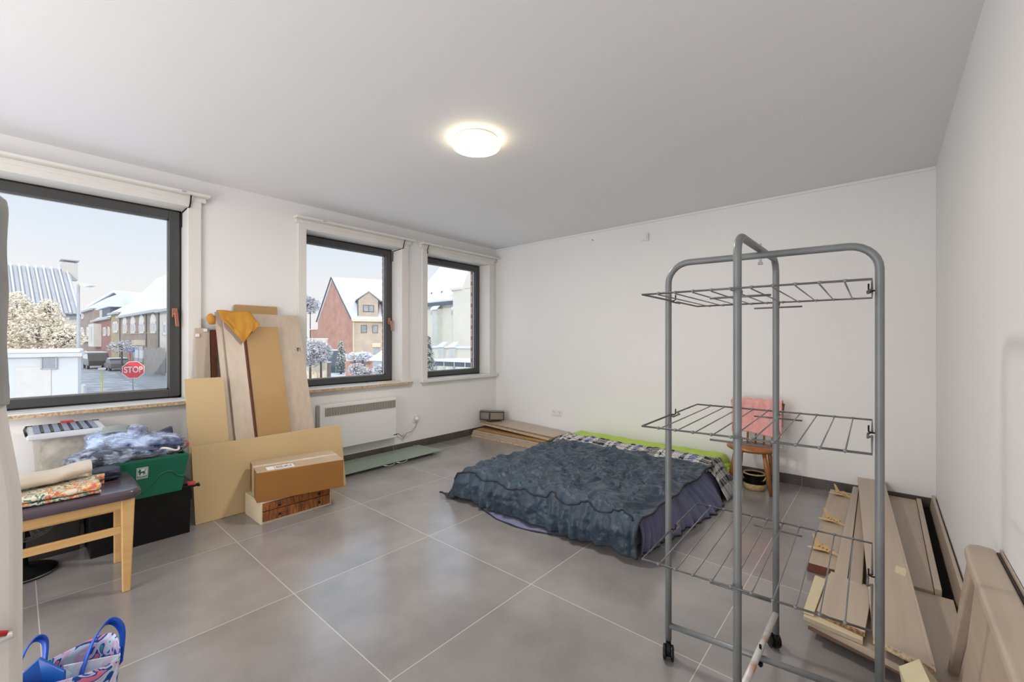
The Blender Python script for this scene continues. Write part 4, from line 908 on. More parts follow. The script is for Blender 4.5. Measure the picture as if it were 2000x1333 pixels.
# ================================================================ WOODEN BED END BY THE RIGHT WALL
be = thing('headboard', (1.6, -.22, 0), 'pale wooden bed end with a rounded cap rail leaning near the right wall', 'headboard')
zt = .55
pl_ = [(2.005, -.262), (2.018, -.225), (2.005, -.200), (1.96, -.190), (1.85, -.188), (.9, -.186), (.9, -.262)]
m = MB(); m.slab([(x, y, zt-.035) for x, y in pl_], (0, 0, .035)); m.build('cap_rail', M_lam, be, bevel=.01, seg=4)
MB().slab([(1.93, -.215, zt-.034), (.95, -.215, zt-.034), (.95, -.165, .06), (1.86, -.165, .06)], (0, -.018, 0)).build('panel', M_lamp, be, bevel=.002)
MB().bar((1.925, -.212, zt-.03), (2.16, -.178, .0), .05, .034, up=(0, 1, 0), w2=.032, h2=.026).build('leg', M_lamp, be, bevel=.008, seg=3)
MB().bar((1.05, -.212, zt-.03), (.95, -.178, .0), .05, .034, up=(0, 1, 0), w2=.032, h2=.026).build('leg', M_lamp, be, bevel=.008, seg=3)
MB().bar((1.98, -.205, .07), (1.0, -.185, .07), .03, .05).build('lower_rail', M_beech, be, bevel=.004)
MB().box(.9, 1.99, -.2688, -.2622, .40, .545).build('gap_shade_strip', M_black, be)  # black strip drawing the shaded gap behind the cap rail
MB().box(.9, 1.99, -.2725, -.2690, .30, .556).build('backing_strip', M_lam, be)

# ================================================================ LEFT CLUSTER: BOXES
def tote(name, label, x0, x1, y0, y1, z0, z1, m, taper=.02, cat='box', wall=.004, lip=.012, open_top=True):
    t = thing(name, ((x0+x1)/2, (y0+y1)/2, z0), label, cat)
    b = [(x0+taper, y0+taper), (x1-taper, y0+taper), (x1-taper, y1-taper), (x0+taper, y1-taper)]; T = [(x0, y0), (x1, y0), (x1, y1), (x0, y1)]
    def ring(P, z, ins=0):
        cx, cy = (x0+x1)/2, (y0+y1)/2; return [(p[0]-math.copysign(ins, p[0]-cx), p[1]-math.copysign(ins, p[1]-cy), z) for p in P]
    mb = MB(); R = [ring(b, z0), ring(T, z1), ring(T, z1, -lip), ring(T, z1+.006, -lip), ring(T, z1+.006, wall), ring(b, z0+.004, wall)]
    R = [[mb.v(p) for p in r] for r in R]
    mb.f(R[0][::-1])
    for a, c in zip(R, R[1:]):
        for k in range(4): mb.f([a[k], a[(k+1)%4], c[(k+1)%4], c[k]])
    mb.f(R[-1])
    mb.build('tub', m, t, bevel=.012, seg=3, smooth=False)
    return t
bb = tote('storage_box', 'black plastic storage box standing on the floor under the green crate', .262, .722, 3.29, 3.60, 0, .282, M_black, .006)
MB().box(.245, .742, 3.272, 3.615, .284, .300).box(.27, .72, 3.30, 3.59, .300, .308).build('lid', M_black, bb, bevel=.006, seg=3)
MB().hexa([(.700, 3.268, .300), (.745, 3.268, .296), (.75, 3.33, .296), (.705, 3.33, .300)], [(.700, 3.268, .314), (.745, 3.268, .306), (.75, 3.33, .306), (.705, 3.33, .314)]).build('clip', M_red, bb, bevel=.003)
MB().tube([(.742, 3.27, .296), (.755, 3.262, .293), (.76, 3.30, .293)], .008, 8).build('lid_corner', M_black, bb, smooth=True)
gc = tote('crate', 'green plastic shopping crate full of clothes on the black storage box', .212, .680, 3.145, 3.53, .309, .525, M_green, .03, cat='crate', lip=.016)
# moulded wave on the front, and the handles
def frontpt(s, z, out=.0):
    k = (z-.309)/(.525-.309); y = 3.145+.03*(1-k); x = .242-.03*k+(.650-.242+.06*k)*s; return Vector((x, y-out, z))
MB().tube([frontpt(s, .345+.10/(1+math.exp(-(s-.67)*28))-.048/(1+math.exp(-(s-.89)*42)), .001) for s in [.30+.70*k/50 for k in range(51)]], .0045, 8).build('wave_rib', M_green, gc, smooth=True)
MB().tube([(.205, 3.25, .530), (.190, 3.25, .50), (.187, 3.30, .49), (.19, 3.36, .50), (.205, 3.36, .530)], .009, 8).tube([(.692, 3.30, .535), (.71, 3.30, .555), (.715, 3.36, .560), (.71, 3.42, .555), (.692, 3.42, .535)], .006, 8).build('handle', M_red, gc, smooth=True)
lbm = MB(); s0, s1, zl, zh = .490, .600, .425, .489
lbm.slab([frontpt(s0, zl, .0008), frontpt(s1, zl, .0008), frontpt(s1, zh, .0008), frontpt(s0, zh, .0008)], (0, -.0015, 0)); lg = lbm.build('label_patch', M_paper, gc)
# simple lion-like emblem and lettering on the patch
def lp(a, b): return frontpt(s0+(s1-s0)*a, zl+(zh-zl)*b, .0026)
em = MB()
for poly in ([(.06, .06), (.94, .06), (.94, .09), (.06, .09)], [(.06, .91), (.94, .91), (.94, .94), (.06, .94)], [(.06, .06), (.09, .06), (.09, .94), (.06, .94)], [(.91, .06), (.94, .06), (.94, .94), (.91, .94)],
             [(.30, .50), (.72, .55), (.70, .68), (.46, .66), (.30, .60)], [(.14, .58), (.34, .56), (.38, .82), (.26, .88), (.15, .76)], [(.27, .34), (.34, .34), (.40, .56), (.30, .56)], [(.16, .40), (.22, .38), (.32, .52), (.24, .58)],
             [(.56, .34), (.63, .34), (.68, .56), (.57, .54)], [(.74, .36), (.80, .37), (.74, .58), (.66, .56)], [(.70, .62), (.84, .78), (.74, .86), (.72, .82), (.79, .78), (.66, .66)]):
    em.slab([lp(a, b) for a, b in poly], (0, -.0008, 0))
em.build('emblem', M_green, lg)
fm = Matrix.Translation(lp(.5, .20)) @ frame((0, 0, 0), (1, 0, 0), (0, 0, 1))
text_mesh('lettering', 'DELHAIZE', .0125, fm, M_green, gc, .0006, sx=.72)
sb = tote('smoky_storage_box', 'smoky grey plastic box on the floor left of the black box', -.14, .250, 3.49, 3.96, 0, .318, M_smoke, .01)
cbx = thing('clear_storage_box', (.21, 3.76, .33), 'tall clear plastic storage box with blue-grey strips on its white lid, under the large window', 'box')
y0, y1, x0, x1, z0, z1 = 3.57, 3.93, .055, .350, .327, .655
mb = MB(); R = []
for ins, z in ((.022, z0), (.004, z1), (.008, z1), (.026, z0+.004)): R.append([mb.v(p) for p in ((x0+ins, y0+ins, z), (x1-ins, y0+ins, z), (x1-ins, y1-ins, z), (x0+ins, y1-ins, z))])
mb.f(R[0][::-1])
for a, c in zip(R, R[1:]):
    for k in range(4): mb.f([a[k], a[(k+1)%4], c[(k+1)%4], c[k]])
mb.f(R[-1]); mb.build('tub', M_clear, cbx, bevel=.010, seg=3)
ld = MB().box(x0-.016, x1+.012, y0-.016, y1+.012, z1-.008, z1+.024).build('lid', M_lidp, cbx, bevel=.010, seg=3)
m = MB()
for k in range(7):
    xx = x0+.012+(x1-x0-.045)*k/6.4; m.box(xx, xx+.026, y0+.01, y1-.01, z1+.0235, z1+.030)
m.build('lid_strip', mat('blue_grey_lid_strip', (.20, .26, .38), rough=.35), ld, bevel=.003)
m = MB()
for k in range(6):
    xx = x0+.040+(x1-x0-.045)*k/6.4; m.box(xx-.001, xx+.015, y0+.02, y1-.04, z1+.024, z1+.029)
m.build('lid_groove', M_black, ld)
MB().box(.185, .245, y1-.03, y1+.018, z1+.024, z1+.038).build('clip', M_red, ld, bevel=.004)
MB().tube([(x0-.016, y0, z1+.02), (x0-.022, y0+.18, z1+.03), (x0-.016, y1, z1+.022), (x1+.01, y1, z1+.022)], .006, 8).build('rim_handle', M_black, ld, smooth=True)
def blob(mb, c, r, sx, sy, sz, seed, amp, f, nu=40, nv=24):
    c = Vector(c)
    def fn(u, v):
        a = 2*PI*u; b = PI*(v-.5); p = Vector((math.cos(a)*math.cos(b), math.sin(a)*math.cos(b), math.sin(b)))
        k = 1+amp*(ridges((p.x*1.2+p.z, p.y*1.2-p.z), f, seed, .5)-.3); k = max(.6, k)
        sq = 1/max(abs(p.x), abs(p.y), .707)*.85
        return c+Vector((p.x*sx*sq, p.y*sy*sq, p.z*sz))*r*k
    mb.grid(fn, nu, nv); bmesh.ops.remove_doubles(mb.bm, verts=mb.bm.verts, dist=.0002); return mb
tag(blob(MB(), ((x0+x1)/2, (y0+y1)/2, z0+.160), 1, .120, .150, .150, 3, .16, 3.6).build('plastic_bags', mat('crumpled_bags', (.84, .80, .72), (.34, .30, .24), rough=.5, scale=13, detail=6, bump=.8, bscale=25), smooth=True), 'crumpled pale plastic bags inside the clear storage box', 'bags')
# clothes on the green crate
def garment(label, c, dims, a, seed, m, amp=.22, f=3.2, wrap=True):
    t = thing('folded_garment', (c[0], c[1], c[2]-dims[2]), label, 'clothing', 'wrapped clothes in the green crate')
    R = Matrix.Translation(c) @ Euler(a).to_matrix().to_4x4()
    b = MB(R); blob(b, (0, 0, 0), 1, dims[0], dims[1], dims[2], seed, amp, f, 56, 30); b.build('cloth', m, t, smooth=True)
    if wrap:
        b = MB(R); blob(b, (0, 0, .003), 1, dims[0]*1.07, dims[1]*1.07, dims[2]*1.12, seed+4, amp*1.1, f*1.8, 56, 30); b.build('plastic_wrap', M_foil, t, smooth=True)
    return t
M_den = mat('light_blue_shirt', (.58, .70, .95), (.02, .04, .15), rough=.7, scale=9, detail=6, contrast=(.47, .60), bump=.3, bscale=30)
M_den2 = mat('dark_denim', (.02, .03, .08), (.62, .70, .85), rough=.6, scale=16, detail=6, contrast=(.47, .62), bump=.3, bscale=30)
M_blk2 = mat('black_satin', (.012, .012, .016), (.10, .10, .12), rough=.3, scale=12, contrast=(.5, .8))
M_chk = plaid_material('green_grey_check_shirt', (.3, .35, .35), [(0, (.30, .34, .34)), (.3, (.10, .13, .16)), (.42, (.34, .38, .34)), (.7, (.07, .10, .20)), (.8, (.30, .34, .34))], 14)
garment('plastic-wrapped black garment sunk in the crate middle', (.45, 3.33, .50), (.21, .16, .055), (0, .05, 0), 2, M_blk2)
garment('light blue shirt in clear plastic at the crate right', (.50, 3.33, .585), (.165, .13, .042), (.12, .06, .1), 8, M_den, .3)
garment('blue and white wrapped denim at the crate left front', (.31, 3.24, .560), (.125, .085, .040), (.1, -.1, .25), 14, M_den2, .3)
garment('blue shirt with a checked collar at the back of the crate', (.40, 3.45, .605), (.13, .09, .055), (.3, -.1, -.2), 19, M_den, .28)
tag(MB(Matrix.Translation((.385, 3.44, .67)) @ Euler((.5, 0, -.2)).to_matrix().to_4x4()).grid(lambda u, v: Vector(((u-.5)*.11, (v-.5)*.06, .012*math.sin(PI*u)+.004*math.sin(v*9))), 20, 10).build('shirt_collar', M_chk, smooth=True, solid=.008), 'checked shirt collar on top of the crate clothes', 'clothing')
tag(MB().hexa([(.57, 3.44, .61), (.66, 3.42, .60), (.655, 3.47, .605), (.58, 3.48, .61)], [(.58, 3.45, .63), (.655, 3.43, .655), (.652, 3.46, .66), (.585, 3.47, .63)]).build('folded_sock', M_navy, bevel=.006, seg=3), 'navy pointed scrap of clothing at the right back of the crate', 'clothing')
tag(MB().tube([(.60+.045*math.cos(a), 3.22+.035*math.sin(a), .56+.012*math.sin(a*2)) for a in [2*PI*k/24 for k in range(24)]], .007, 8, closed=True).build('strap_loop', M_white, smooth=True), 'pale loop of strap lying on the crate clothes near the right rim', 'strap')

# ================================================================ CHAIR WITH CLOTHES
cr = thing('dining_chair', (.16, 2.94, 0), 'light beech chair with a plum vinyl seat, partly hidden at the left edge', 'chair')
for (x, y, X2, Y2) in ((.355, 2.765, .348, 2.752), (.370, 3.135, .362, 3.145), (-.06, 2.765, -.10, 2.75), (-.06, 3.135, -.10, 3.15)):
    MB().bar((x, y, .445), (X2, Y2, 0), .050, .034, up=(0, 1, 0), w2=.030, h2=.026).build('leg', M_beech, cr, bevel=.004)
for y in (2.762, 3.138): MB().box(-.06, .36, y-.011, y+.011, .398, .440).build('seat_rail', M_beech, cr, bevel=.003)
MB().box(.345, .375, 2.77, 3.13, .398, .440).build('front_rail', M_beech, cr, bevel=.003)
for y in (2.760, 3.141): MB().box(-.07, .352, y-.009, y+.009, .280, .315).build('stretcher', M_beech, cr, bevel=.003)
sp_ = []
for cx_, cy_, a_ in ((.345, 3.115, 0), (0, 3.115, PI/2), (0, 2.785, PI), (.345, 2.785, 1.5*PI)):
    sp_ += [(cx_+.062*math.cos(a_+PI/2*k/7), cy_+.062*math.sin(a_+PI/2*k/7), .440) for k in range(8)]
MB().slab(sp_, (0, 0, .046)).build('seat', M_seat, cr, bevel=.018, seg=5, smooth=True)
for y in (2.775, 3.125): MB().bar((-.07, y, .30), (-.115, y, .86), .034, .028, up=(0, 1, 0)).build('back_post', M_beech, cr, bevel=.005)
MB().box(-.135, -.105, 2.78, 3.12, .70, .86).build('backrest', M_beech, cr, bevel=.006)
# floral cloth folded under a cream towel
def folded(label, x0, x1, y0, y1, z0, th, layers, m, seed, name='folded_cloth', rot=0, tilt=0):
    t = thing(name, ((x0+x1)/2, (y0+y1)/2, z0), label, 'cloth')
    M0 = Matrix.Translation(((x0+x1)/2, (y0+y1)/2, z0)) @ Matrix.Rotation(rot, 4, 'Z')
    hx, hy = (x1-x0)/2, (y1-y0)/2; mb = MB(M0)
    pts = []
    for k in range(layers):
        za = th*(k+.5)
        seq = [(-1+2*j/10) for j in range(11)]
        if k % 2: seq = seq[::-1]
        for s in seq: pts.append((s*hy*(1-.04*k), za+.003*math.sin(s*7+seed+k)))
        if k < layers-1:
            e = seq[-1]
            for j in range(1, 5): a = -PI/2+PI*j/5; pts.append((e*hy*(1-.04*k)+math.copysign(th*.5, e)*math.cos(a), za+th*.5+th*.5*math.sin(a)))
    n = len(pts)
    def fn(u, v):
        f = v*(n-1); i = min(int(f), n-2); q = f-i; y = pts[i][0]*(1-q)+pts[i+1][0]*q; z = pts[i][1]*(1-q)+pts[i+1][1]*q
        return Vector(((u-.5)*2*hx*(1+.04*math.sin(v*9+seed)), y+.006*noise.noise(Vector((u*6, v*5, seed))), z+tilt*(u-.5)+.004*noise.noise(Vector((u*5, v*9, seed+3)))))
    mb.grid(fn, 30, n*2); mb.build('cloth_fold', m, t, smooth=True, solid=th*.72, fixn=False); return t
folded('tropical floral cloth folded flat on the plum chair seat', -.08, .255, 2.76, 2.99, .488, .016, 3, M_floral, 1, tilt=-.0, rot=.0)
folded('cream and teal patterned garment folded at the back of the chair seat', .0, .30, 2.95, 3.12, .488, .015, 3, M_floral, 5, tilt=0, rot=-.05)
def roll(u, v):
    a = 2*PI*v; r = .036+.004*noise.noise(Vector((u*5, math.sin(a)*2, 1))); x = -.02+.265*u; y = 2.88+.10*u
    return Vector((x, y+1.7*r*math.cos(a), .568+.010*u+r*math.sin(a)*.85+.004*math.sin(u*9)))
rm = MB().grid(roll, 30, 24); bmesh.ops.remove_doubles(rm.bm, verts=rm.bm.verts, dist=.0005)
rm.lathe((-.02, 2.88, .568), [(.001, 0), (.03, .0), (.001, .008)], 16, axis=(1, .4, 0), sx=.8, sy=1.7)
tag(rm.build('rolled_towel', M_towel, smooth=True), 'cream rolled towel on top of the floral cloth on the chair', 'towel')
b = MB(); blob(b, (.305, 3.045, .516), 1, .060, .075, .030, 6, .14, 3); tag(b.build('dark_garment', M_navy, smooth=True), 'navy shiny garment beside the folded cloth on the chair', 'clothing')

# floor fan behind the chair
fn_ = thing('floor_fan', (.02, 3.34, 0), 'black floor fan with a wire cage behind the light beech chair', 'fan')
MB().lathe((.02, 3.34, 0), [(.01, 0), (.128, 0), (.132, .008), (.12, .020), (.06, .036), (.025, .045), (.02, .10), (.012, .10)], 40).build('base', M_black, fn_, smooth=True)
MB().tube([(.02+.131*math.cos(2*PI*k/40), 3.34+.131*math.sin(2*PI*k/40), .010) for k in range(40)], .003, 6, closed=True).build('base_trim', M_steel, fn_, smooth=True)
MB().tube([(.02, 3.34, .08), (.02, 3.355, .20), (.02, 3.37, .32)], .014, 12).build('neck', M_black, fn_, smooth=True)
ax = Vector((.1, -.75, .5)).normalized(); cc_ = Vector((.02, 3.32, .33)); uu = ax.orthogonal().normalized(); ww = ax.cross(uu)
m = MB()
for r, d in ((.155, 0), (.150, .028), (.150, -.028), (.115, .045), (.075, .055), (.035, .058), (.115, -.045), (.06, -.055)):
    m.tube([cc_+ax*d+(uu*math.cos(2*PI*k/36)+ww*math.sin(2*PI*k/36))*r for k in range(36)], .0024 if d else .005, 6, closed=True)
for k in range(36):
    a = 2*PI*k/36; q = uu*math.cos(a)+ww*math.sin(a)
    m.tube([cc_+ax*.058+q*.02, cc_+ax*.050+q*.10, cc_+ax*.028+q*.15, cc_+q*.155, cc_-ax*.028+q*.15, cc_-ax*.05+q*.09, cc_-ax*.055+q*.03], .0016, 5)
m.build('cage', M_wire, fn_, smooth=True)
m = MB()
for k in range(3):
    a = 2*PI*k/3; P = []
    for j in range(7):
        f = j/6; b_ = a+f*.9; r0 = .03; r1 = .135
        P.append(cc_+ax*(.012-.024*f)+(uu*math.cos(b_)+ww*math.sin(b_))*r1)
    Q_ = [cc_+ax*(.012-.024*j/6)+(uu*math.cos(a+j/6*.9)+ww*math.sin(a+j/6*.9))*.025 for j in range(7)]
    vs1 = [m.v(p) for p in P]; vs2 = [m.v(p) for p in Q_]
    for j in range(6): m.f([vs1[j], vs1[j+1], vs2[j+1], vs2[j]])
m.build('blades', M_black, fn_, solid=.002)
MB().lathe(cc_, [(.001, .055), (.03, .05), (.034, .02), (.034, -.05), (.05, -.06), (.05, -.11), (.02, -.125)], 24, axis=ax).build('motor', M_black, fn_, smooth=True)

# blue floral tote at the bottom left
bgx, bgy = .095, 1.725
tb = thing('tote_bag', (bgx, bgy, 0), 'blue tote bag with leaf print standing open at the lower left', 'bag')
w, d = .105, .075; zt = .300
def bagwall(u, v):
    a = 2*PI*u; c, s = math.cos(a), math.sin(a); k = 1/max(abs(c)**4+abs(s)**4, 1e-3)**.25; f = .80+.20*v+.02*math.sin(a*3+v*3)
    return Vector((bgx+c*k*w*f, bgy+s*k*d*f, .003+v*(zt-.003)+(.012*math.sin(a*2+.5))*v))
MB().grid(bagwall, 64, 14).build('body', M_leafbag, tb, smooth=True, solid=.003)
MB().grid(lambda u, v: Vector((bgx, bgy, .004))+(bagwall(u, 0)-Vector((bgx, bgy, .003)))*v, 40, 4).build('bottom', M_bluep, tb)
MB().slab([(bgx-.125, bgy-.015, .06), (bgx-.015, bgy-.098, .05), (bgx-.005, bgy-.06, .315), (bgx-.05, bgy+.005, .345), (bgx-.115, bgy+.01, .29)], (-.004, -.006, 0)).build('blue_panel', M_bluep, tb, bevel=.003)
MB().slab([(bgx-.02, bgy-.080, .20), (bgx+.085, bgy-.082, .16), (bgx+.100, bgy-.055, .295), (bgx-.01, bgy-.035, .315)], (0, .004, 0)).build('pale_pocket', M_leafpale, tb, bevel=.002)
def strap(P, wd, nm):
    P = [Vector(p) for p in P]; n = 30; q = []
    for k in range(n+1):
        f = k/n*(len(P)-1); i = min(int(f), len(P)-2); tt = f-i; p0, p1, p2, p3 = P[max(i-1, 0)], P[i], P[i+1], P[min(i+2, len(P)-1)]
        q.append(.5*((2*p1)+(p2-p0)*tt+(2*p0-5*p1+4*p2-p3)*tt*tt+(-p0+3*p1-3*p2+p3)*tt**3))
    mb = MB(); prev = None; sd = Vector((.45, -.35, .8)).normalized()*wd/2
    for p in q:
        c = [mb.v(p-sd), mb.v(p+sd)]
        if prev: mb.f([prev[0], prev[1], c[1], c[0]])
        prev = c
    mb.build(nm, M_blued, tb, smooth=True, solid=.003)
strap([(bgx-.005, bgy-.085, .15), (bgx+.01, bgy-.075, .24), (bgx+.045, bgy-.03, .34), (bgx+.085, bgy+.0, .375), (bgx+.112, bgy-.015, .34), (bgx+.105, bgy-.03, .25)], .024, 'handle')
strap([(bgx-.105, bgy+.0, .27), (bgx-.085, bgy+.03, .345), (bgx-.06, bgy+.06, .37), (bgx-.04, bgy+.06, .35), (bgx-.045, bgy+.03, .29)], .022, 'handle')

# upright off-white folded mattress at the left edge, with a grey throw over its top
def prof(z):
    if z < .80: return .0145
    if z < 1.10: k = (z-.80)/.30; return .0145+(-.012-.0145)*k*k*(3-2*k)
    return -.013
fm_ = thing('folded_mattress', (-.28, 1.52, 0), 'off-white fabric-covered slab standing upright at the left edge', 'mattress')
def slabmesh(z0, z1, off, yth, name, m, parent, xl=-.55, rnd=.02, wob=0):
    mb = MB(); n = 30; rings = []
    for k in range(n+1):
        z = z0+(z1-z0)*k/n; x1 = prof(z)+off+wob*math.sin(z*30)
        e = min(1, (z1-z)/.03); x1 -= (1-math.sqrt(max(0, 1-(1-e)**2)))*.02
        r = []
        for a in [PI/2*j/5 for j in range(6)]: r.append(mb.v((x1-rnd+rnd*math.sin(a), 1.50-yth/2+rnd-rnd*math.cos(a), z)))
        for a in [PI/2*j/5 for j in range(6)]: r.append(mb.v((x1-rnd+rnd*math.cos(a), 1.50+yth/2-rnd+rnd*math.sin(a), z)))
        r.append(mb.v((xl, 1.50+yth/2, z))); r.append(mb.v((xl, 1.50-yth/2, z))); rings.append(r)
    mb.f(rings[0][::-1]); mb.f(rings[-1])
    for a, b in zip(rings, rings[1:]):
        for j in range(len(a)): mb.f([a[j], a[(j+1)%len(a)], b[(j+1)%len(a)], b[j]])
    return mb.build(name, m, parent, smooth=False, bevel=.002)
slabmesh(.0, 1.49, -.004, .09, 'padding', M_off, fm_)
gt = thing('grey_throw', (-.28, 1.50, 1.08), 'grey throw hanging over the top of the upright off-white slab', 'throw')
slabmesh(1.06, 1.525, .0015, .112, 'throw_cloth', M_grey, gt, xl=-.558, wob=.0015)
st = MB().tube([(-.10, 1.44, .548), (-.035, 1.437, .556), (-.004, 1.437, .560)], .008, 8).build('toggle', M_white, fm_, smooth=True)
MB().tube([(-.10, 1.435, .585), (-.04, 1.432, .580), (-.012, 1.434, .568)], .006, 8).build('red_cord', M_red, fm_, smooth=True)

# ================================================================ OUTSIDE
GZ = -2.5                                            # street level
def P(x, t): u = (x-1000)/FPX; return (t*(CA+SA*u), t*(SA-CA*u))
def G(x, y): t = (CAMH-GZ)*FPX/(y-667); return P(x, t)
class Fac:
    """vertical facade through two plan points; local x along it, local y away from the room, z up"""
    def __init__(s, A_, B_):
        s.A = Vector((*A_, 0)); d = Vector((*B_, 0))-s.A; s.L = d.length; s.x = d.normalized(); s.y = Vector((-s.x.y, s.x.x, 0))
        if s.y.dot(s.A) < 0: s.y = -s.y
        s.M = Matrix(((s.x.x, s.y.x, 0, s.A.x), (s.x.y, s.y.y, 0, s.A.y), (0, 0, 1, 0), (0, 0, 0, 1)))
    def at(s, px, py):
        u = (px-1000)/FPX; w = (667-py)/FPX; d = Vector((CA+SA*u, SA-CA*u, 0)); t = s.A.dot(s.y)/d.dot(s.y); p = d*t
        return ((p-s.A).dot(s.x), CAMH+w*t)
def opening(F, parent, px0, px1, py0, py1, frame_m=None, glass=None, name='window', d=-.03, arch=False, bars=1):
    a, z1 = F.at(px0, py0); b, z0 = F.at(px1, py1); pxm = (px0+px1)/2
    z1 = F.at(pxm, py0)[1]; z0 = F.at(pxm, py1)[1]
    if a > b: a, b = b, a
    fr = (b-a)*.09
    f = MB(F.M); f.box(a, a+fr, d-.05, d+.04, z0, z1); f.box(b-fr, b, d-.05, d+.04, z0, z1); f.box(a, b, d-.05, d+.04, z0, z0+fr); f.box(a, b, d-.05, d+.04, z1-fr, z1)
    if bars: f.box((a+b)/2-fr*.4, (a+b)/2+fr*.4, d-.05, d+.04, z0, z1)
    if arch:
        c = ((a+b)/2, z1); r = (b-a)/2; n = 10
        pts = [(c[0]+r*math.cos(PI*k/n), d-.05, z1+r*.75*math.sin(PI*k/n)) for k in range(n+1)]
        f.slab(pts, (0, .09, 0))
    o = f.build(name, frame_m or M_wwhite, parent)
    MB(F.M).box(a+fr*.5, b-fr*.5, d-.02, d+.02, z0+fr*.5, z1-fr*.5).build('pane', glass or M_wglass, o)
    return o
# ground, road, pavements
gy = MB(); gy.slab([(-120, 4.6, GZ-.3), (260, 4.6, GZ-.3), (260, 300, GZ-.3), (-120, 300, GZ-.3)], (0, 0, .3)); o = gy.build('ground', M_snow, origin=(0, 0, GZ)); struct(o)
rd = MB(); rd.slab([(*G(140, 702), GZ), (*G(205, 700), GZ), (*G(262, 717), GZ), (*G(380, 752), GZ), (*G(380, 850), GZ), (*G(300, 850), GZ), (*G(170, 775), GZ), (*G(145, 735), GZ)], (0, 0, .02)); o = rd.build('road', M_road, origin=(0, 0, GZ)); struct(o)
rd = MB(); rd.slab([(*G(215, 716), GZ+.02), (*G(330, 737), GZ+.02), (*G(390, 760), GZ+.02), (*G(305, 766), GZ+.02), (*G(240, 742), GZ+.02)], (0, 0, .015)); o = rd.build('road_patch', M_asph, origin=(0, 0, GZ)); struct(o)
# ---- big left house
pe = Vector((*P(151, 26), 0)); ld = Vector((pe.y, -pe.x, 0)).normalized(); ld = (ld+pe.normalized()*.12).normalized(); ps0 = pe-ld*15
F = Fac(ps0[:2], pe[:2]); hA = thing('house', (F.A.x, F.A.y, GZ), 'house with ribbed snowy roof and a wide chimney beyond the hedge at the left', 'house')
sL = F.L; ez = F.at(151, 614)[1]
MB(F.M).box(0, sL, 0, 9, GZ, ez).build('walls', M_render, hA)
rz = ez+3.15
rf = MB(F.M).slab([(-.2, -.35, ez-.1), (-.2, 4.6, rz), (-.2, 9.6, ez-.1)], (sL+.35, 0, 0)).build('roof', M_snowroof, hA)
m = MB(F.M); nr_ = int(sL/.35)
for k in range(nr_+1):
    x = sL-.02-k*.35; m.slab([(x, -.38, ez), (x+.07, -.38, ez), (x+.07, 4.55, rz+.05), (x, 4.55, rz+.05)], (0, -.04, .06))
m.build('roof_ribs', M_snow, rf)
m = MB(F.M)
for k in range(nr_): x = sL-.02-k*.35; m.slab([(x-.20, -.36, ez-.03), (x-.06, -.36, ez-.03), (x-.06, 4.5, rz-.02), (x-.20, 4.5, rz-.02)], (0, -.02, .035))
m.build('roof_furrows', M_gutter, rf)
MB(F.M).box(-.2, sL+.1, -.5, -.34, ez-.16, ez-.04).build('gutter', M_slate, hA)
a0 = F.at(113, 520)[0]+.60; cbx_ = MB(F.M).box(a0, a0+.74, 4.1, 5.0, rz-.7, rz+.42).build('chimney', M_render, hA)
MB(F.M).box(a0-.06, a0+.80, 4.05, 5.05, rz+.56, rz+.63).box(a0+.08, a0+.14, 4.3, 4.4, rz+.42, rz+.56).box(a0+.60, a0+.66, 4.3, 4.4, rz+.42, rz+.56).build('chimney_cap', M_gutter, cbx_)
# low white garage in front
F = Fac(P(-80, 15), P(152, 17)); ga = thing('garage', (F.A.x, F.A.y, GZ), 'low pale garage with snow on its flat roof in front of the hedge', 'garage')
gz1 = F.at(80, 692)[1]
MB(F.M).box(0, F.L, 0, 3, GZ, gz1-.12).build('walls', M_cool, ga)
MB(F.M).box(-.1, F.L+.12, -.18, 3.1, gz1-.12, gz1+.02).build('roof_edge', M_wwhite, ga)
MB(F.M).box(-.05, F.L+.08, -.12, 3.0, gz1+.02, gz1+.16).build('roof_snow', M_snow, ga, bevel=.05)
opening(F, ga, 80, 111, 697, 722, M_gutter, bars=0)  # small window put in to stand for a reflection in the glass
s_, z_ = F.at(30, 735); MB(F.M).box(s_, s_+.9, -.03, .0, GZ+.05, gz1-.5).build('garage_door', M_wwhite, ga)
# ---- frosted hedge (two crowns)
def foliage(name, label, blobs, n, size, m, trunk=None, cat='tree', stems=True, dark=None):
    t = thing(name, (blobs[0][0][0], blobs[0][0][1], GZ), label, cat)
    mb = MB(); tot = sum(b[1][0]*b[1][1] for b in blobs)
    for c, r in blobs:
        for k in range(int(n*r[0]*r[1]/tot)):
            d = Vector((random.gauss(0, 1), random.gauss(0, 1), random.gauss(0, 1))).normalized(); q = (.55+.5*random.random()**.6)
            q *= 1+.25*noise.noise(d*2.5+Vector(c))
            p = Vector(c)+Vector((d.x*r[0], d.y*r[0], d.z*r[1]))*q
            a = Vector((random.gauss(0, 1), random.gauss(0, 1), random.gauss(0, 1))).normalized(); b = a.orthogonal().normalized(); s = size*random.uniform(.5, 1.3)
            mb.f([mb.v(p-a*s-b*s*.5), mb.v(p+a*s-b*s*.4), mb.v(p+a*s*.8+b*s*.5), mb.v(p-a*s*.7+b*s*.6)])
    mb.build('foliage', m, t)
    if stems:
        st_ = MB()
        for c, r in blobs:
            base = Vector((c[0], c[1], GZ)); st_.tube([base, Vector(c)-Vector((0, 0, r[1]*.3))], [.12, .07], 8)
            for k in range(14):
                d = Vector((random.gauss(0, 1), random.gauss(0, 1), random.uniform(0, 1))).normalized(); st_.tube([Vector(c)-Vector((0, 0, r[1]*.5)), Vector(c)+Vector((d.x*r[0], d.y*r[0], d.z*r[1]))*.85], [.04, .012], 5)
        st_.build('branches', dark or M_branch, t)
    return t
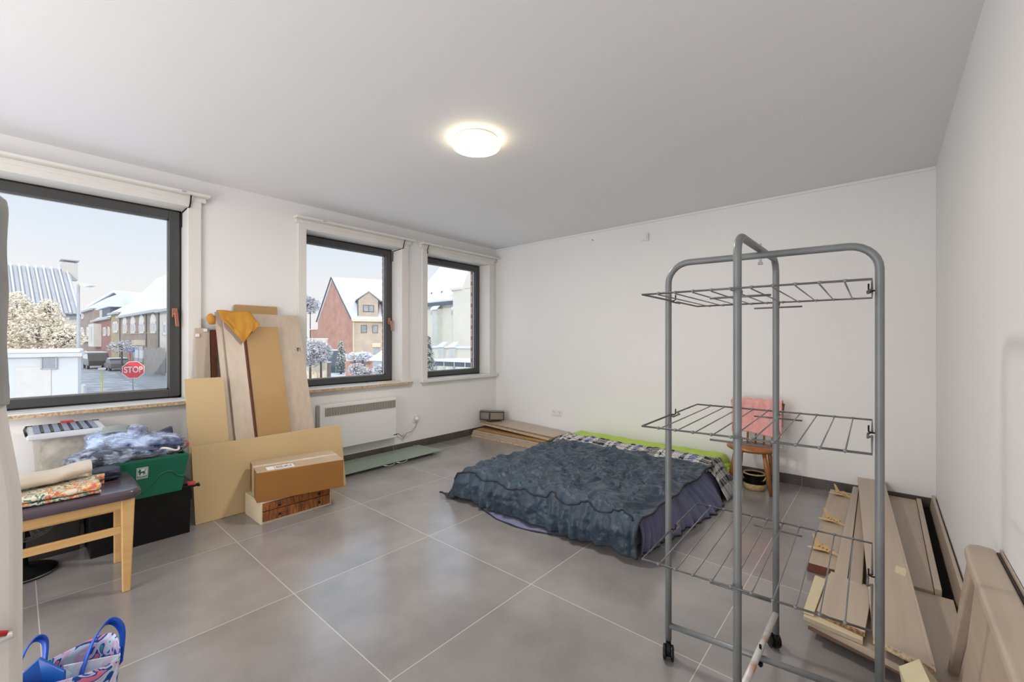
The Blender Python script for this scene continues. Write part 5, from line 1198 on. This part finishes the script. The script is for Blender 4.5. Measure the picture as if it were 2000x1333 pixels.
def B_(px, py, t, r, rz): x, y = P(px, t); return ((x, y, CAMH+t*(667-py)/FPX), (r, rz))
foliage('hedge_tree', 'frosted cream-white bush in front of the ribbed roof', [B_(30, 640, 20.5, 1.4, 1.2), B_(85, 650, 20.5, 1.25, .95), B_(125, 660, 20.5, .75, .65), B_(25, 600, 20.5, .7, .7), B_(96, 612, 20.5, .45, .65), B_(60, 690, 20.5, 1.5, .5), B_(105, 690, 20.5, 1.0, .45)], 15000, .055, M_frost)
# street lamp
x, y = P(153, 19.5); sl = thing('street_lamp', (x, y, GZ), 'tall street lamp at the road corner beside the ribbed-roof house', 'lamp')
MB().tube([(x, y, GZ), (x, y, CAMH+19.5*111/FPX)], [.09, .05], 10).build('pole', M_gutter, sl, smooth=True)
hx_, hy_ = P(161, 19.5); hz_ = CAMH+19.5*110/FPX
MB().slab([(x-.05, y, hz_-.03), (hx_+.05, hy_, hz_-.10), (hx_+.25, hy_, hz_-.02), (x+.0, y, hz_+.14)], (.25, .2, .02)).build('lamp_head', M_render, sl, bevel=.02)
# ---- long row on the right
F = Fac(P(234, 66), P(345, 47)); 
def house(label, F, s0, s1, ez, m, roofh, depth=9, name='house', over=.35, roofm=None, gut=True):
    o = F.A+F.x*s0; h_ = thing(name, (o.x, o.y, GZ), label, 'house', 'houses across the street')
    MB(F.M).box(s0, s1, 0, depth, GZ, ez).build('walls', m, h_)
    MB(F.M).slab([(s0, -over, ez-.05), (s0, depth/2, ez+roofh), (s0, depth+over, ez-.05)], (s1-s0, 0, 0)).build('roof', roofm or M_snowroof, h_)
    if gut: MB(F.M).box(s0, s1, -over-.15, -over+.25, ez-.30, ez+.02).build('gutter', M_gutter, h_)
    return h_
s1 = F.at(312, 650)[0]; ezr = F.at(275, 612)[1]
h4 = house('long grey-brown brick house with four arched windows and a snowy roof', F, 0, s1, ezr, M_bbrown, 6.4)
for q in ((240.5, 248.5, 632, 652), (256, 265, 632, 652), (272.5, 282.5, 631, 652), (294.5, 305.5, 630, 652)): opening(F, h4, *q, arch=True)
opening(F, h4, 262, 282, 677, 708, M_gutter, name='shopfront', bars=1)
opening(F, h4, 295, 303, 682, 722, M_slate, glass=M_slate, name='front_door', bars=0)
for px in (235, 287, 311): a, b = F.at(px, 640); MB(F.M).box(a-.06, a+.06, -.12, 0, GZ, ezr-.3).build('downpipe', M_slate, h4)
a, za = F.at(238, 654); b, zb = F.at(310, 656); MB(F.M).box(a, b, -.06, 0, za-.05, za+.08).build('ledge', M_bochre, h4)
a, za = F.at(258, 670); b, zb = F.at(284, 672); MB(F.M).box(a, b, -.05, 0, za-.35, za+.35).build('sign_panel', M_btan, h4)
h5 = house('white rendered house end at the right of the street row', F, s1, F.L+3, ezr-.1, M_render, 5.0)
opening(F, h5, 318, 334, 630, 655)
m = MB(F.M); a = F.at(306, 700)[0]
for k in range(26): x = a+.35*k; m.box(x, x+.28, -1.2, -1.12, GZ, GZ+3.0-.1*(k % 3))
fe = tag(m.build('fence', M_fence), 'tall grey timber fence at the right of the street row', 'fence')
# narrow ochre house and the red/brown ones further along
F3 = Fac(P(217, 70), P(234, 66)); h3 = house('narrow ochre brick house next to the arched-window house', F3, 0, F3.L, F3.at(225, 612)[1], M_bochre, 3.4)
opening(F3, h3, 221, 231, 629, 651)
F2 = Fac(P(183, 82), P(217, 70)); h2 = house('red brick house with a pale balcony bay and dark dormer', F2, 0, F2.L, F2.at(200, 624)[1], M_bred_shade, 3.0, depth=8)
opening(F2, h2, 202, 208, 640, 657); opening(F2, h2, 211, 215, 639, 657)
a, za = F2.at(187, 635); b, zb = F2.at(198, 678); MB(F2.M).box(a, b, -1.0, 0, zb, za).build('balcony_bay', M_render, h2)
a, za = F2.at(190, 640); b, zb = F2.at(195, 668); bo = MB(F2.M).box(a, b, -1.05, -.98, zb, za).build('bay_window', M_wglass, h2)
a, za = F2.at(190, 603); b, zb = F2.at(210, 622); dm_ = MB(F2.M).box(a, b, .3, 5, zb, za).build('dormer', M_slate, h2)
a, za = F2.at(191, 607); b, zb = F2.at(196, 622); MB(F2.M).box(a, b, .22, .3, zb, za).build('pane', M_wglass, dm_)
MB(F2.M).box(F2.at(188, 600)[0], F2.at(214, 600)[0], -.1, 5, F2.at(200, 603)[1], F2.at(200, 601)[1]).build('dormer_snow', M_snow, dm_)
F1 = Fac(P(155, 95), P(183, 82)); h1 = house('brown brick house at the far left of the street row', F1, 0, F1.L, F1.at(170, 607)[1], M_bbrown, 3.6, depth=9)
opening(F1, h1, 159, 164, 613, 624); opening(F1, h1, 158, 164, 640, 656); opening(F1, h1, 169.5, 180, 639, 658)
a, za = F1.at(160, 668); b, zb = F1.at(183, 668); MB(F1.M).box(a, b, -1.0, 0, za, za+.25).build('canopy', M_snow, h1)
# dark gabled loft behind
Fg = Fac(P(172, 116), P(249, 110)); lo = thing('house', (Fg.A.x, Fg.A.y, GZ), 'dark slate-clad gable rising behind the red brick house', 'house', 'houses across the street')
gl, zl_ = Fg.at(174, 602); gr, zr_ = Fg.at(249, 588); gp, zp_ = Fg.at(226, 572); ze = (zl_+zr_)/2
MB(Fg.M).slab([(gl+2, 0, GZ), (gr, 0, GZ), (gr, 0, ze), (gp, 0, zp_), (gl+2, 0, ze)], (0, 8, 0)).build('walls', M_slate, lo)
MB(Fg.M).slab([(gl-.3, -.5, zl_-.1), (gp, -.5, zp_), (gp, -.5, zp_+.5), (gl-.3, -.5, zl_+.5)], (0, 9, 0)).slab([(gp, -.5, zp_), (gr+.3, -.5, zr_-.1), (gr+.3, -.5, zr_+.3), (gp, -.5, zp_+.5)], (0, 9, 0)).build('roof', M_snow, lo)
m = MB(Fg.M)
for k in range(9): x = gl+3.2+k*.85; m.box(x, x+.12, -.1, 0, ze-2, ze+.2)
m.build('cladding_ribs', M_gutter, lo)
a, za = Fg.at(198, 572); MB(Fg.M).box(a, a+1.6, 5, 6.4, za-2.5, za).build('chimney', M_bochre, lo)
# ---- parked vehicles
def car(name, label, px, t, L, Wd, Hh, ang, m, van=False):
    x, y = P(px, t); R = Matrix.Translation((x, y, GZ+.02)) @ Matrix.Rotation(ang, 4, 'Z'); o = thing(name, (x, y, GZ+.02), label, name)
    if van: prof_ = [(-.5, .2), (.5, .2), (.5, .5), (.46, .62), (.36, .95), (.3, 1.0), (-.49, 1.0), (-.5, .9)]; gp_ = [(-.42, .62), (.40, .62), (.33, .92), (-.42, .92)]
    else: prof_ = [(-.5, .2), (.5, .2), (.5, .5), (.44, .6), (.24, .66), (.12, .98), (-.24, 1.0), (-.42, .68), (-.5, .62)]; gp_ = [(-.37, .68), (.20, .68), (.10, .93), (-.22, .95)]
    MB(R).slab([(a*L, -Wd/2, b*Hh) for a, b in prof_], (0, Wd, 0)).build('body', m, o, bevel=.08, seg=3)
    MB(R).slab([(a*L, -Wd/2-.01, b*Hh) for a, b in gp_], (0, Wd+.02, 0)).build('side_glass', M_wglass, o)
    MB(R).slab([(a*L, -Wd*.45, Hh*1.0) for a in (-.3 if not van else -.48, .1 if not van else .28)]+[(.1*L if not van else .28*L, Wd*.45, Hh), (-.3*L if not van else -.48*L, Wd*.45, Hh)], (0, 0, .08)).build('roof_snow', M_snow, o)
    for a in (-.32, .32):
        for s in (-1, 1): MB(R).lathe((a*L, s*(Wd/2-.1), .32), [(.01, -.1), (.32, -.1), (.32, .1), (.01, .1)], 18, axis=(0, 1, 0)).build('wheel', M_tyre, o)
    return o
# heading of the row
ra = math.atan2(F.x.y, F.x.x)
car('van', 'dark van parked on the snowy street below the red brick house', 187, 58, 5.0, 2.0, 2.15, ra, M_carbody, True)
car('car', 'snow-covered dark car parked behind the stop sign', 228, 54, 4.2, 1.8, 1.5, ra+PI, M_cargrey)
tag(foliage('street_tree', 'small bare snowy tree beside the snow-covered car', [B_(238, 678, 50, 1.3, .7)], 900, .07, M_frostb), cat='tree')
# stop sign
x, y = P(260.5, 22); sz = CAMH+22*(667-723.5)/FPX; fd = Vector((-x, -y, 0)).normalized(); rt = Vector((-fd.y, fd.x, 0))
sg = thing('stop_sign', (x, y, GZ), 'red octagonal stop sign on a grey pole at the junction', 'sign')
sm = Matrix.Translation((x, y, sz)) @ frame((0, 0, 0), rt, (0, 0, 1))
octo = lambda r: [(r*math.cos(PI/8+PI/4*k), r*math.sin(PI/8+PI/4*k), 0) for k in range(8)]
MB(sm).slab(octo(.47), (0, 0, .01)).build('sign_border', M_wwhite, sg)
MB(sm).slab([(a, b, .010) for a, b, c in octo(.435)], (0, 0, .006)).build('sign_face', M_signred, sg)
MB().tube([(x-fd.x*.05, y-fd.y*.05, GZ), (x-fd.x*.05, y-fd.y*.05, sz+.3)], .04, 10).build('pole', M_steel, sg)
text_mesh('lettering', 'STOP', .43, sm @ Matrix.Translation((0, 0, .018)), M_wwhite, sg, .003, sx=.70)
x, y = P(254, 52); z = CAMH+52*(667-684)/FPX
ps = thing('street_sign', (x, y, GZ), 'small blue sign on a red and white post behind the stop sign', 'sign'); fd = Vector((-x, -y, 0)).normalized(); rt = Vector((-fd.y, fd.x, 0))
MB(Matrix.Translation((x, y, z)) @ frame((0, 0, 0), rt, (0, 0, 1))).slab([(-.42, -.3, 0), (.42, -.3, 0), (.42, .3, 0), (-.42, .3, 0)], (0, 0, .03)).build('sign_face', M_signblue, ps)
MB(Matrix.Translation((x, y, z)) @ frame((0, 0, 0), rt, (0, 0, 1))).slab([(-.42, .3, 0), (.45, .3, 0), (.45, .4, 0), (-.42, .4, 0)], (0, 0, .05)).build('snow_cap', M_snow, ps)
MB().tube([(x, y, GZ), (x, y, z)], .05, 8).build('pole', M_signred, ps)
x, y = P(199, 27); z = CAMH+27*(667-723)/FPX; rp_ = thing('reflector_post', (x, y, GZ), 'thin yellow-green post with a small plate left of the stop sign', 'post')
MB().tube([(x, y, GZ), (x, y, z)], .04, 8).build('pole', mat('yellow_green_post', (.42, .45, .12), rough=.5), rp_)
MB().box(x-.18, x+.18, y-.05, y+.05, z, z+.12).build('plate', M_wwhite, rp_)
for i, (px, t) in enumerate(((163, 23), (158, 16))):
    x, y = P(px, t); bo = thing('bollard', (x, y, GZ), ['white bollard at the street corner, further from the garage', 'white bollard close to the garage corner'][i], 'bollard'); MB().lathe((x, y, GZ), [(.12, 0), (.12, 1.3), (.05, 1.4)], 14).build('post', M_wwhite, bo)
    MB().lathe((x, y, GZ), [(.125, .7), (.125, .9)], 14).build('red_band', M_signred, bo)

# ---- brick gable house seen through the middle window
Fl = Fac(P(621, 66), P(688.5, 60))                   # gable wall
Fr = Fac(P(688.5, 60), P(765, 62))                   # front with the dormer
bh = thing('house', (Fl.A.x, Fl.A.y, GZ), 'red brick house with a steep gable and a dormer, seen through the middle window', 'house')
zeL = Fl.at(621, 625)[1]; zeR = Fl.at(688.5, 622.4)[1]; ze = zeR; sp, zp = Fl.at(649.7, 544.5)
sp = Fl.L*.45
zp = CAMH+ (667-544.5)/FPX*63.3
MB(Fl.M).slab([(0, 0, GZ), (Fl.L, 0, GZ), (Fl.L, 0, ze), (sp, 0, zp), (0, 0, ze-.2)], (0, .35, 0)).build('gable_wall', M_bred, bh)
g0 = Fl.M @ Vector((0, 0, 0)); g1 = Fl.M @ Vector((Fl.L, 0, 0)); gp3 = Fl.M @ Vector((sp, 0, 0)); run = Fr.x*(Fr.L+6)
MB(Fr.M).box(0, Fr.L+6, 0, .35, GZ, ze-.15).build('front_wall', M_btan, bh)
off = -run.normalized()*.15
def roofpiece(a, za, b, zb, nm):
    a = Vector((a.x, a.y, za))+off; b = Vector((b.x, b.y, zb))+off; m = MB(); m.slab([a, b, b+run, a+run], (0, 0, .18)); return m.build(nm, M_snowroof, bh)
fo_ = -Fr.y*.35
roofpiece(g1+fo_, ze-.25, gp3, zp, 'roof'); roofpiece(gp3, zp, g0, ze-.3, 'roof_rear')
vt = MB(); A3 = Vector((g1.x, g1.y, ze-.1))+off*1.5+fo_; T3 = Vector((gp3.x, gp3.y, zp+.12))+off*1.5; B3 = Vector((g0.x, g0.y, ze-.25))+off*1.5
vt.tube([A3, T3, B3], .10, 6); vt.build('verge', M_slate, bh)
MB(Fr.M).box(-.1, Fr.L+6, -.6, .0, ze-.45, ze-.12).build('gutter', M_creamf, bh)
a, z = Fr.at(690.5, 640); MB(Fr.M).box(a-.07, a+.07, -.16, -.02, GZ, ze-.4).build('downpipe', M_creamf, bh)
opening(Fr, bh, 705, 716.5, 636, 651, M_slate, bars=0); opening(Fr, bh, 727, 738, 636.5, 651.5, M_slate, bars=0)
a, z1_ = Fr.at(727, 671); b, z0_ = Fr.at(743, 679); MB(Fr.M).box(a, b, -.3, 0, z0_, z1_).build('awning', M_creamf, bh)
a, z1_ = Fr.at(729, 680); b, z0_ = Fr.at(742, 690); MB(Fr.M).box(a, b, -.05, 0, GZ, z1_).build('front_door', M_wglass, bh)
# dormer
Fd = Fac((Fr.A-Fr.y*.08)[:2], (Fr.A-Fr.y*.08+Fr.x*5)[:2])
d0, dz0 = Fd.at(700, 621); d1, dz1 = Fd.at(738.5, 589); dp, dzp = Fd.at(720, 571); dzl = Fd.at(703, 586)[1]; dzb = ze+.1
dm2 = MB(Fd.M).slab([(d0, 0, dzb), (d1, 0, dzb), (d1, 0, dzl), (dp, 0, dzp), (d0, 0, dzl)], (0, .3, 0)).build('dormer', M_btan, bh)
MB(Fd.M).slab([(d0-.02, .02, dzb), (d0-.02, .02, dzl), (d0-.02, 2.4, dzl)], (-.1, 0, 0)).build('dormer_cheek', M_slate, dm2)
MB(Fd.M).slab([(d0-.4, -.2, dzl-.2), (dp, -.2, dzp), (dp, -.2, dzp+.18), (d0-.4, -.2, dzl)], (0, 3.6, 0)).slab([(dp, -.2, dzp), (d1+.4, -.2, dzl-.2), (d1+.4, -.2, dzl), (dp, -.2, dzp+.18)], (0, 3.6, 0)).build('dormer_roof', M_snow, dm2)
dv = MB(Fd.M); dv.tube([(d0-.4, -.25, dzl-.12), (dp, -.25, dzp+.05), (d1+.4, -.25, dzl-.12)], .08, 6); dv.build('dormer_verge', M_gutter, dm2)
a, z1_ = Fd.at(709, 596.5); b, z0_ = Fd.at(730.5, 610.5); f = MB(Fd.M).box(a, b, -.06, 0, z0_, z1_).build('dormer_window', M_slate, bh)
w_ = (b-a); MB(Fd.M).box(a+.1, a+w_*.48, -.09, -.05, z0_+.1, z1_-.1).box(a+w_*.54, b-.1, -.09, -.05, z0_+.1, z1_-.1).build('pane', M_wglass, f)
MB(Fd.M).box(d1+.5, Fr.L+5, .05, 1.5, dzb, dzl-.1).build('side_dormer', M_slate, bh)
MB(Fd.M).box(d1+.3, Fr.L+5, -.1, 2.6, dzl-.1, dzl+.12).build('side_dormer_snow', M_snow, bh)
# low brick annexe left of the gable
x0_, y0_ = P(607, 66); Fa = Fac(P(607, 67), P(621, 66)); an = thing('annexe', (x0_, y0_, GZ), 'low red brick annexe at the left foot of the gable', 'building')
MB(Fa.M).box(0, Fa.L, 0, 3, GZ, Fa.at(614, 645)[1]).build('walls', M_bred, an); MB(Fa.M).box(-.1, Fa.L, -.1, 3, Fa.at(614, 645)[1], Fa.at(614, 643)[1]).build('roof_snow', M_snow, an)
# garden features
def wallpx(name, label, pa, ta, pb, tb_, ytop, m, cap=None, thick=.3, cat='wall'):
    f = Fac(P(pa, ta), P(pb, tb_)); z = f.at((pa+pb)/2, ytop)[1]; t = thing(name, (f.A.x, f.A.y, GZ), label, cat)
    MB(f.M).box(0, f.L, 0, thick, GZ, z).build('wall_body', m, t)
    if cap: MB(f.M).box(-.05, f.L+.05, -.06, thick+.06, z, z+.14).build('snow_cap', cap, t, bevel=.04)
    return t, f, z
wallpx('garden_wall', 'cream garden wall behind the round snowy shrub', 604, 52, 636, 51, 664, M_creamf, M_snow)
wallpx('garden_wall', 'low cream planter wall under the round snowy shrub', 596, 43, 634, 42, 706, M_creamf, M_snow)
wallpx('garden_fence', 'dark garden gate section right of the round snowy shrub', 638, 50, 672, 50, 686, M_slate, M_snow, cat='gate')
wallpx('planter', 'brick planter topped with snow in front of the gable house', 675, 45, 727, 45, 707, M_bred, None, 1.2, cat='planter')
wallpx('picket_fence', 'white picket fence behind the brick planter', 676, 47, 731, 47, 697, M_wwhite, M_snow, .1, cat='fence')
wallpx('pillar', 'small brick pillar beside the garden path', 638, 44, 643, 44, 710, M_bbrown, M_snow, .4, cat='pillar')
foliage('shrub', 'large round snow-dusted shrub at the lower left of the middle window', [B_(606, 690, 40, 1.4, 1.2), B_(627, 688, 40, .95, .95)], 3600, .10, M_frostb)
foliage('tree', 'round dark snowy tree crown against the sky at the left of the middle window', [B_(606, 598, 80, 1.65, 1.5), B_(598, 590, 80, 1.45, 1.3)], 1500, .17, M_frostb)
x, y = P(666, 48); cy = thing('conifer', (x, y, GZ), 'slim snow-capped conifer in front of the brick gable', 'tree')
m = MB()
for k in range(1500):
    f = random.random(); r = (.15+.5*(1-f))*random.random()**.5; a = random.uniform(0, 2*PI); p = Vector((x+r*math.cos(a), y+r*math.sin(a), GZ+.3+3.4*f)); d = Vector((random.gauss(0, 1), random.gauss(0, 1), random.gauss(0, .6))).normalized()*.10; n = d.orthogonal()*.5
    m.f([m.v(p-d), m.v(p+n), m.v(p+d), m.v(p-n)])
m.build('foliage', M_fir, cy); MB().tube([(x, y, GZ), (x, y, GZ+3)], [.1, .03], 6).build('trunk', M_branch, cy)
foliage('shrub', 'low snowy bush below the brick planter', [B_(697, 723, 38, .75, .55), B_(716, 728, 38, .9, .4)], 1500, .07, M_frostb)
foliage('shrub', 'snow-laden bush with arching twigs above the brick planter', [B_(693, 697, 44, .9, .4), B_(709, 697, 44, 1.0, .5)], 1500, .09, M_snow)
# shed with sloping snowy roof
Fs = Fac(P(728, 36), P(765, 35)); shd = thing('shed', (Fs.A.x, Fs.A.y, GZ), 'grey shed with a sloping snow-covered roof at the lower right of the middle window', 'shed')
zs = Fs.at(735, 704)[1]
MB(Fs.M).box(0, Fs.L, 0, 3, GZ, zs).build('walls', M_gutter, shd)
zr1 = zs+1.25
MB(Fs.M).slab([(-.25, -.15, zs-.08), (Fs.L+1, -.15, zs-.08), (Fs.L+1, 3.2, zr1), (-.8, 3.2, zr1)], (0, 0, .16)).build('roof_snow', M_snow, shd)
MB(Fs.M).slab([(-.27, -.1, zs-.10), (-.82, 3.2, zr1-.02), (-.5, 3.2, zr1-1.1)], (.08, 0, 0)).build('verge_board', M_slate, shd)
foliage('shrub', 'snowy twigs in front of the grey shed', [B_(744, 724, 30, .5, .4)], 500, .06, M_frostb)
# ---- church through the far window
Fc = Fac(P(815, 40), P(960, 33.5)); chh = thing('church', (Fc.A.x, Fc.A.y, GZ), 'pale stone church with buttresses and a huge snowy roof, seen through the far window', 'church')
a0, z0_ = Fc.at(815, 600); a1, z1_ = Fc.at(902, 585); zE = Fc.at(870, 590.5)[1]
MB(Fc.M).box(0, Fc.L, 0, 1, GZ, zE).build('nave_wall', M_stone, chh)
sv, _ = Fc.at(826, 590)
MB(Fc.M).slab([(sv-1.5, -.35, zE-.1), (Fc.L, -.35, zE-.1), (Fc.L, 7.5, zE+10), (sv+1.0, 7.5, zE+10)], (0, 0, .25)).build('roof', M_snow, chh)
MB(Fc.M).box(0, Fc.L, -.5, -.2, zE-.30, zE-.02).build('gutter', M_slate, chh)
for px, zt_ in ((838, 0), (858, 0), (879, 0)):
    a, z = Fc.at(px, 583); MB(Fc.M).box(a, a+.12, .2, .35, zE+.5, zE+1.0).build('snow_guard', M_slate, chh)
for (pa, pb, py) in ((855, 864, 605), (896, 908, 604)):
    a, z = Fc.at(pa, py); b, _ = Fc.at(pb, py); o = MB(Fc.M).box(a, b, -.6, 0, GZ, z).build('buttress', M_stoneg, chh)
    MB(Fc.M).slab([(a-.12, -.72, z-.1), (b+.12, -.72, z-.1), (b+.12, 0, z+.55), (a-.12, 0, z+.55)], (0, 0, .12)).build('snow_cap', M_snow, o)
a, z = Fc.at(899, 570); MB(Fc.M).box(a, Fc.L, -.8, 1.2, GZ, z).box(a-.2, a+1.2, -.95, 1.2, z, z+.18).build('transept', M_stone, chh)
a, z = Fc.at(912, 567); MB(Fc.M).slab([(a, -.6, z), (a+4, -.6, z), (a+4, -.6, z+6)], (0, 1.0, 0)).build('transept_gable', M_stone, chh)
a, z = Fc.at(848, 678); zl2 = Fc.at(880, 680)[1]
MB(Fc.M).box(a-.8, Fc.L, -1.7, 0, GZ, zl2).build('plinth', M_stone, chh); MB(Fc.M).box(a-.9, Fc.L, -1.85, 0, zl2, zl2+.16).build('plinth_snow', M_snow, chh)
m = MB(Fc.M)
for px in (851, 889, 910): q = Fc.at(px, 680)[0]; m.slab([(q, -2.0, zl2+.05), (q+.9, -2.0, zl2+.05), (q+.65, -1.4, zl2+.4), (q+.1, -1.4, zl2+.4)], (0, 0, .1))
m.build('plinth_caps', M_snow, chh)
m = MB(Fc.M)
for px in (853, 891, 912): q = Fc.at(px, 690)[0]; MB(Fc.M).box(q, q+.7, -1.95, -1.7, GZ, zl2).build('plinth_pier', M_stoneg, chh)
# snowy railing / shelter roof in front of the church and the fir
Fh = Fac(P(842, 28), P(960, 25)); ro = thing('shelter_roof', (Fh.A.x, Fh.A.y, GZ), 'low snowy shelter roof with dark edge in front of the church', 'roof')
zh1 = Fh.at(880, 708)[1]
MB(Fh.M).box(0, Fh.L, 0, 2.6, zh1-.28, zh1).build('fascia', M_slate, ro); MB(Fh.M).box(-.1, Fh.L, -.1, 2.7, zh1, zh1+.13).build('roof_snow', M_snow, ro, bevel=.03)
m = MB(Fh.M)
for k in range(6): m.box(.3+k*1.6, .42+k*1.6, .02, .14, GZ, zh1-.28)
m.build('posts', M_gutter, ro)
m = MB(Fh.M)
for k in range(6): m.box(.3+k*.9, .34+k*.9, -.06, -.02, zh1-.30, zh1+.02)
m.build('fascia_joints', M_wwhite, ro)
x, y = P(836, 24); fi = thing('fir_tree', (x, y, GZ), 'snow-covered fir branches at the lower left of the far window', 'tree')
m = MB(); zf0 = GZ+.5; zf1 = CAMH+24*(667-658)/FPX
for k in range(2600):
    f = random.random(); r = (.9*(1-f)+.08)*random.random()**.5; a = random.uniform(0, 2*PI); p = Vector((x+r*math.cos(a), y+r*math.sin(a), zf0+(zf1-zf0)*f-.25*r)); d = Vector((math.cos(a), math.sin(a), -.35)).normalized()*.09; n = Vector((-math.sin(a), math.cos(a), 0))*.03
    m.f([m.v(p-d-n), m.v(p-d+n), m.v(p+d+n), m.v(p+d-n)])
m.build('foliage', M_fir, fi); MB().tube([(x, y, GZ), (x, y, zf1)], [.08, .02], 6).build('trunk', M_branch, fi)
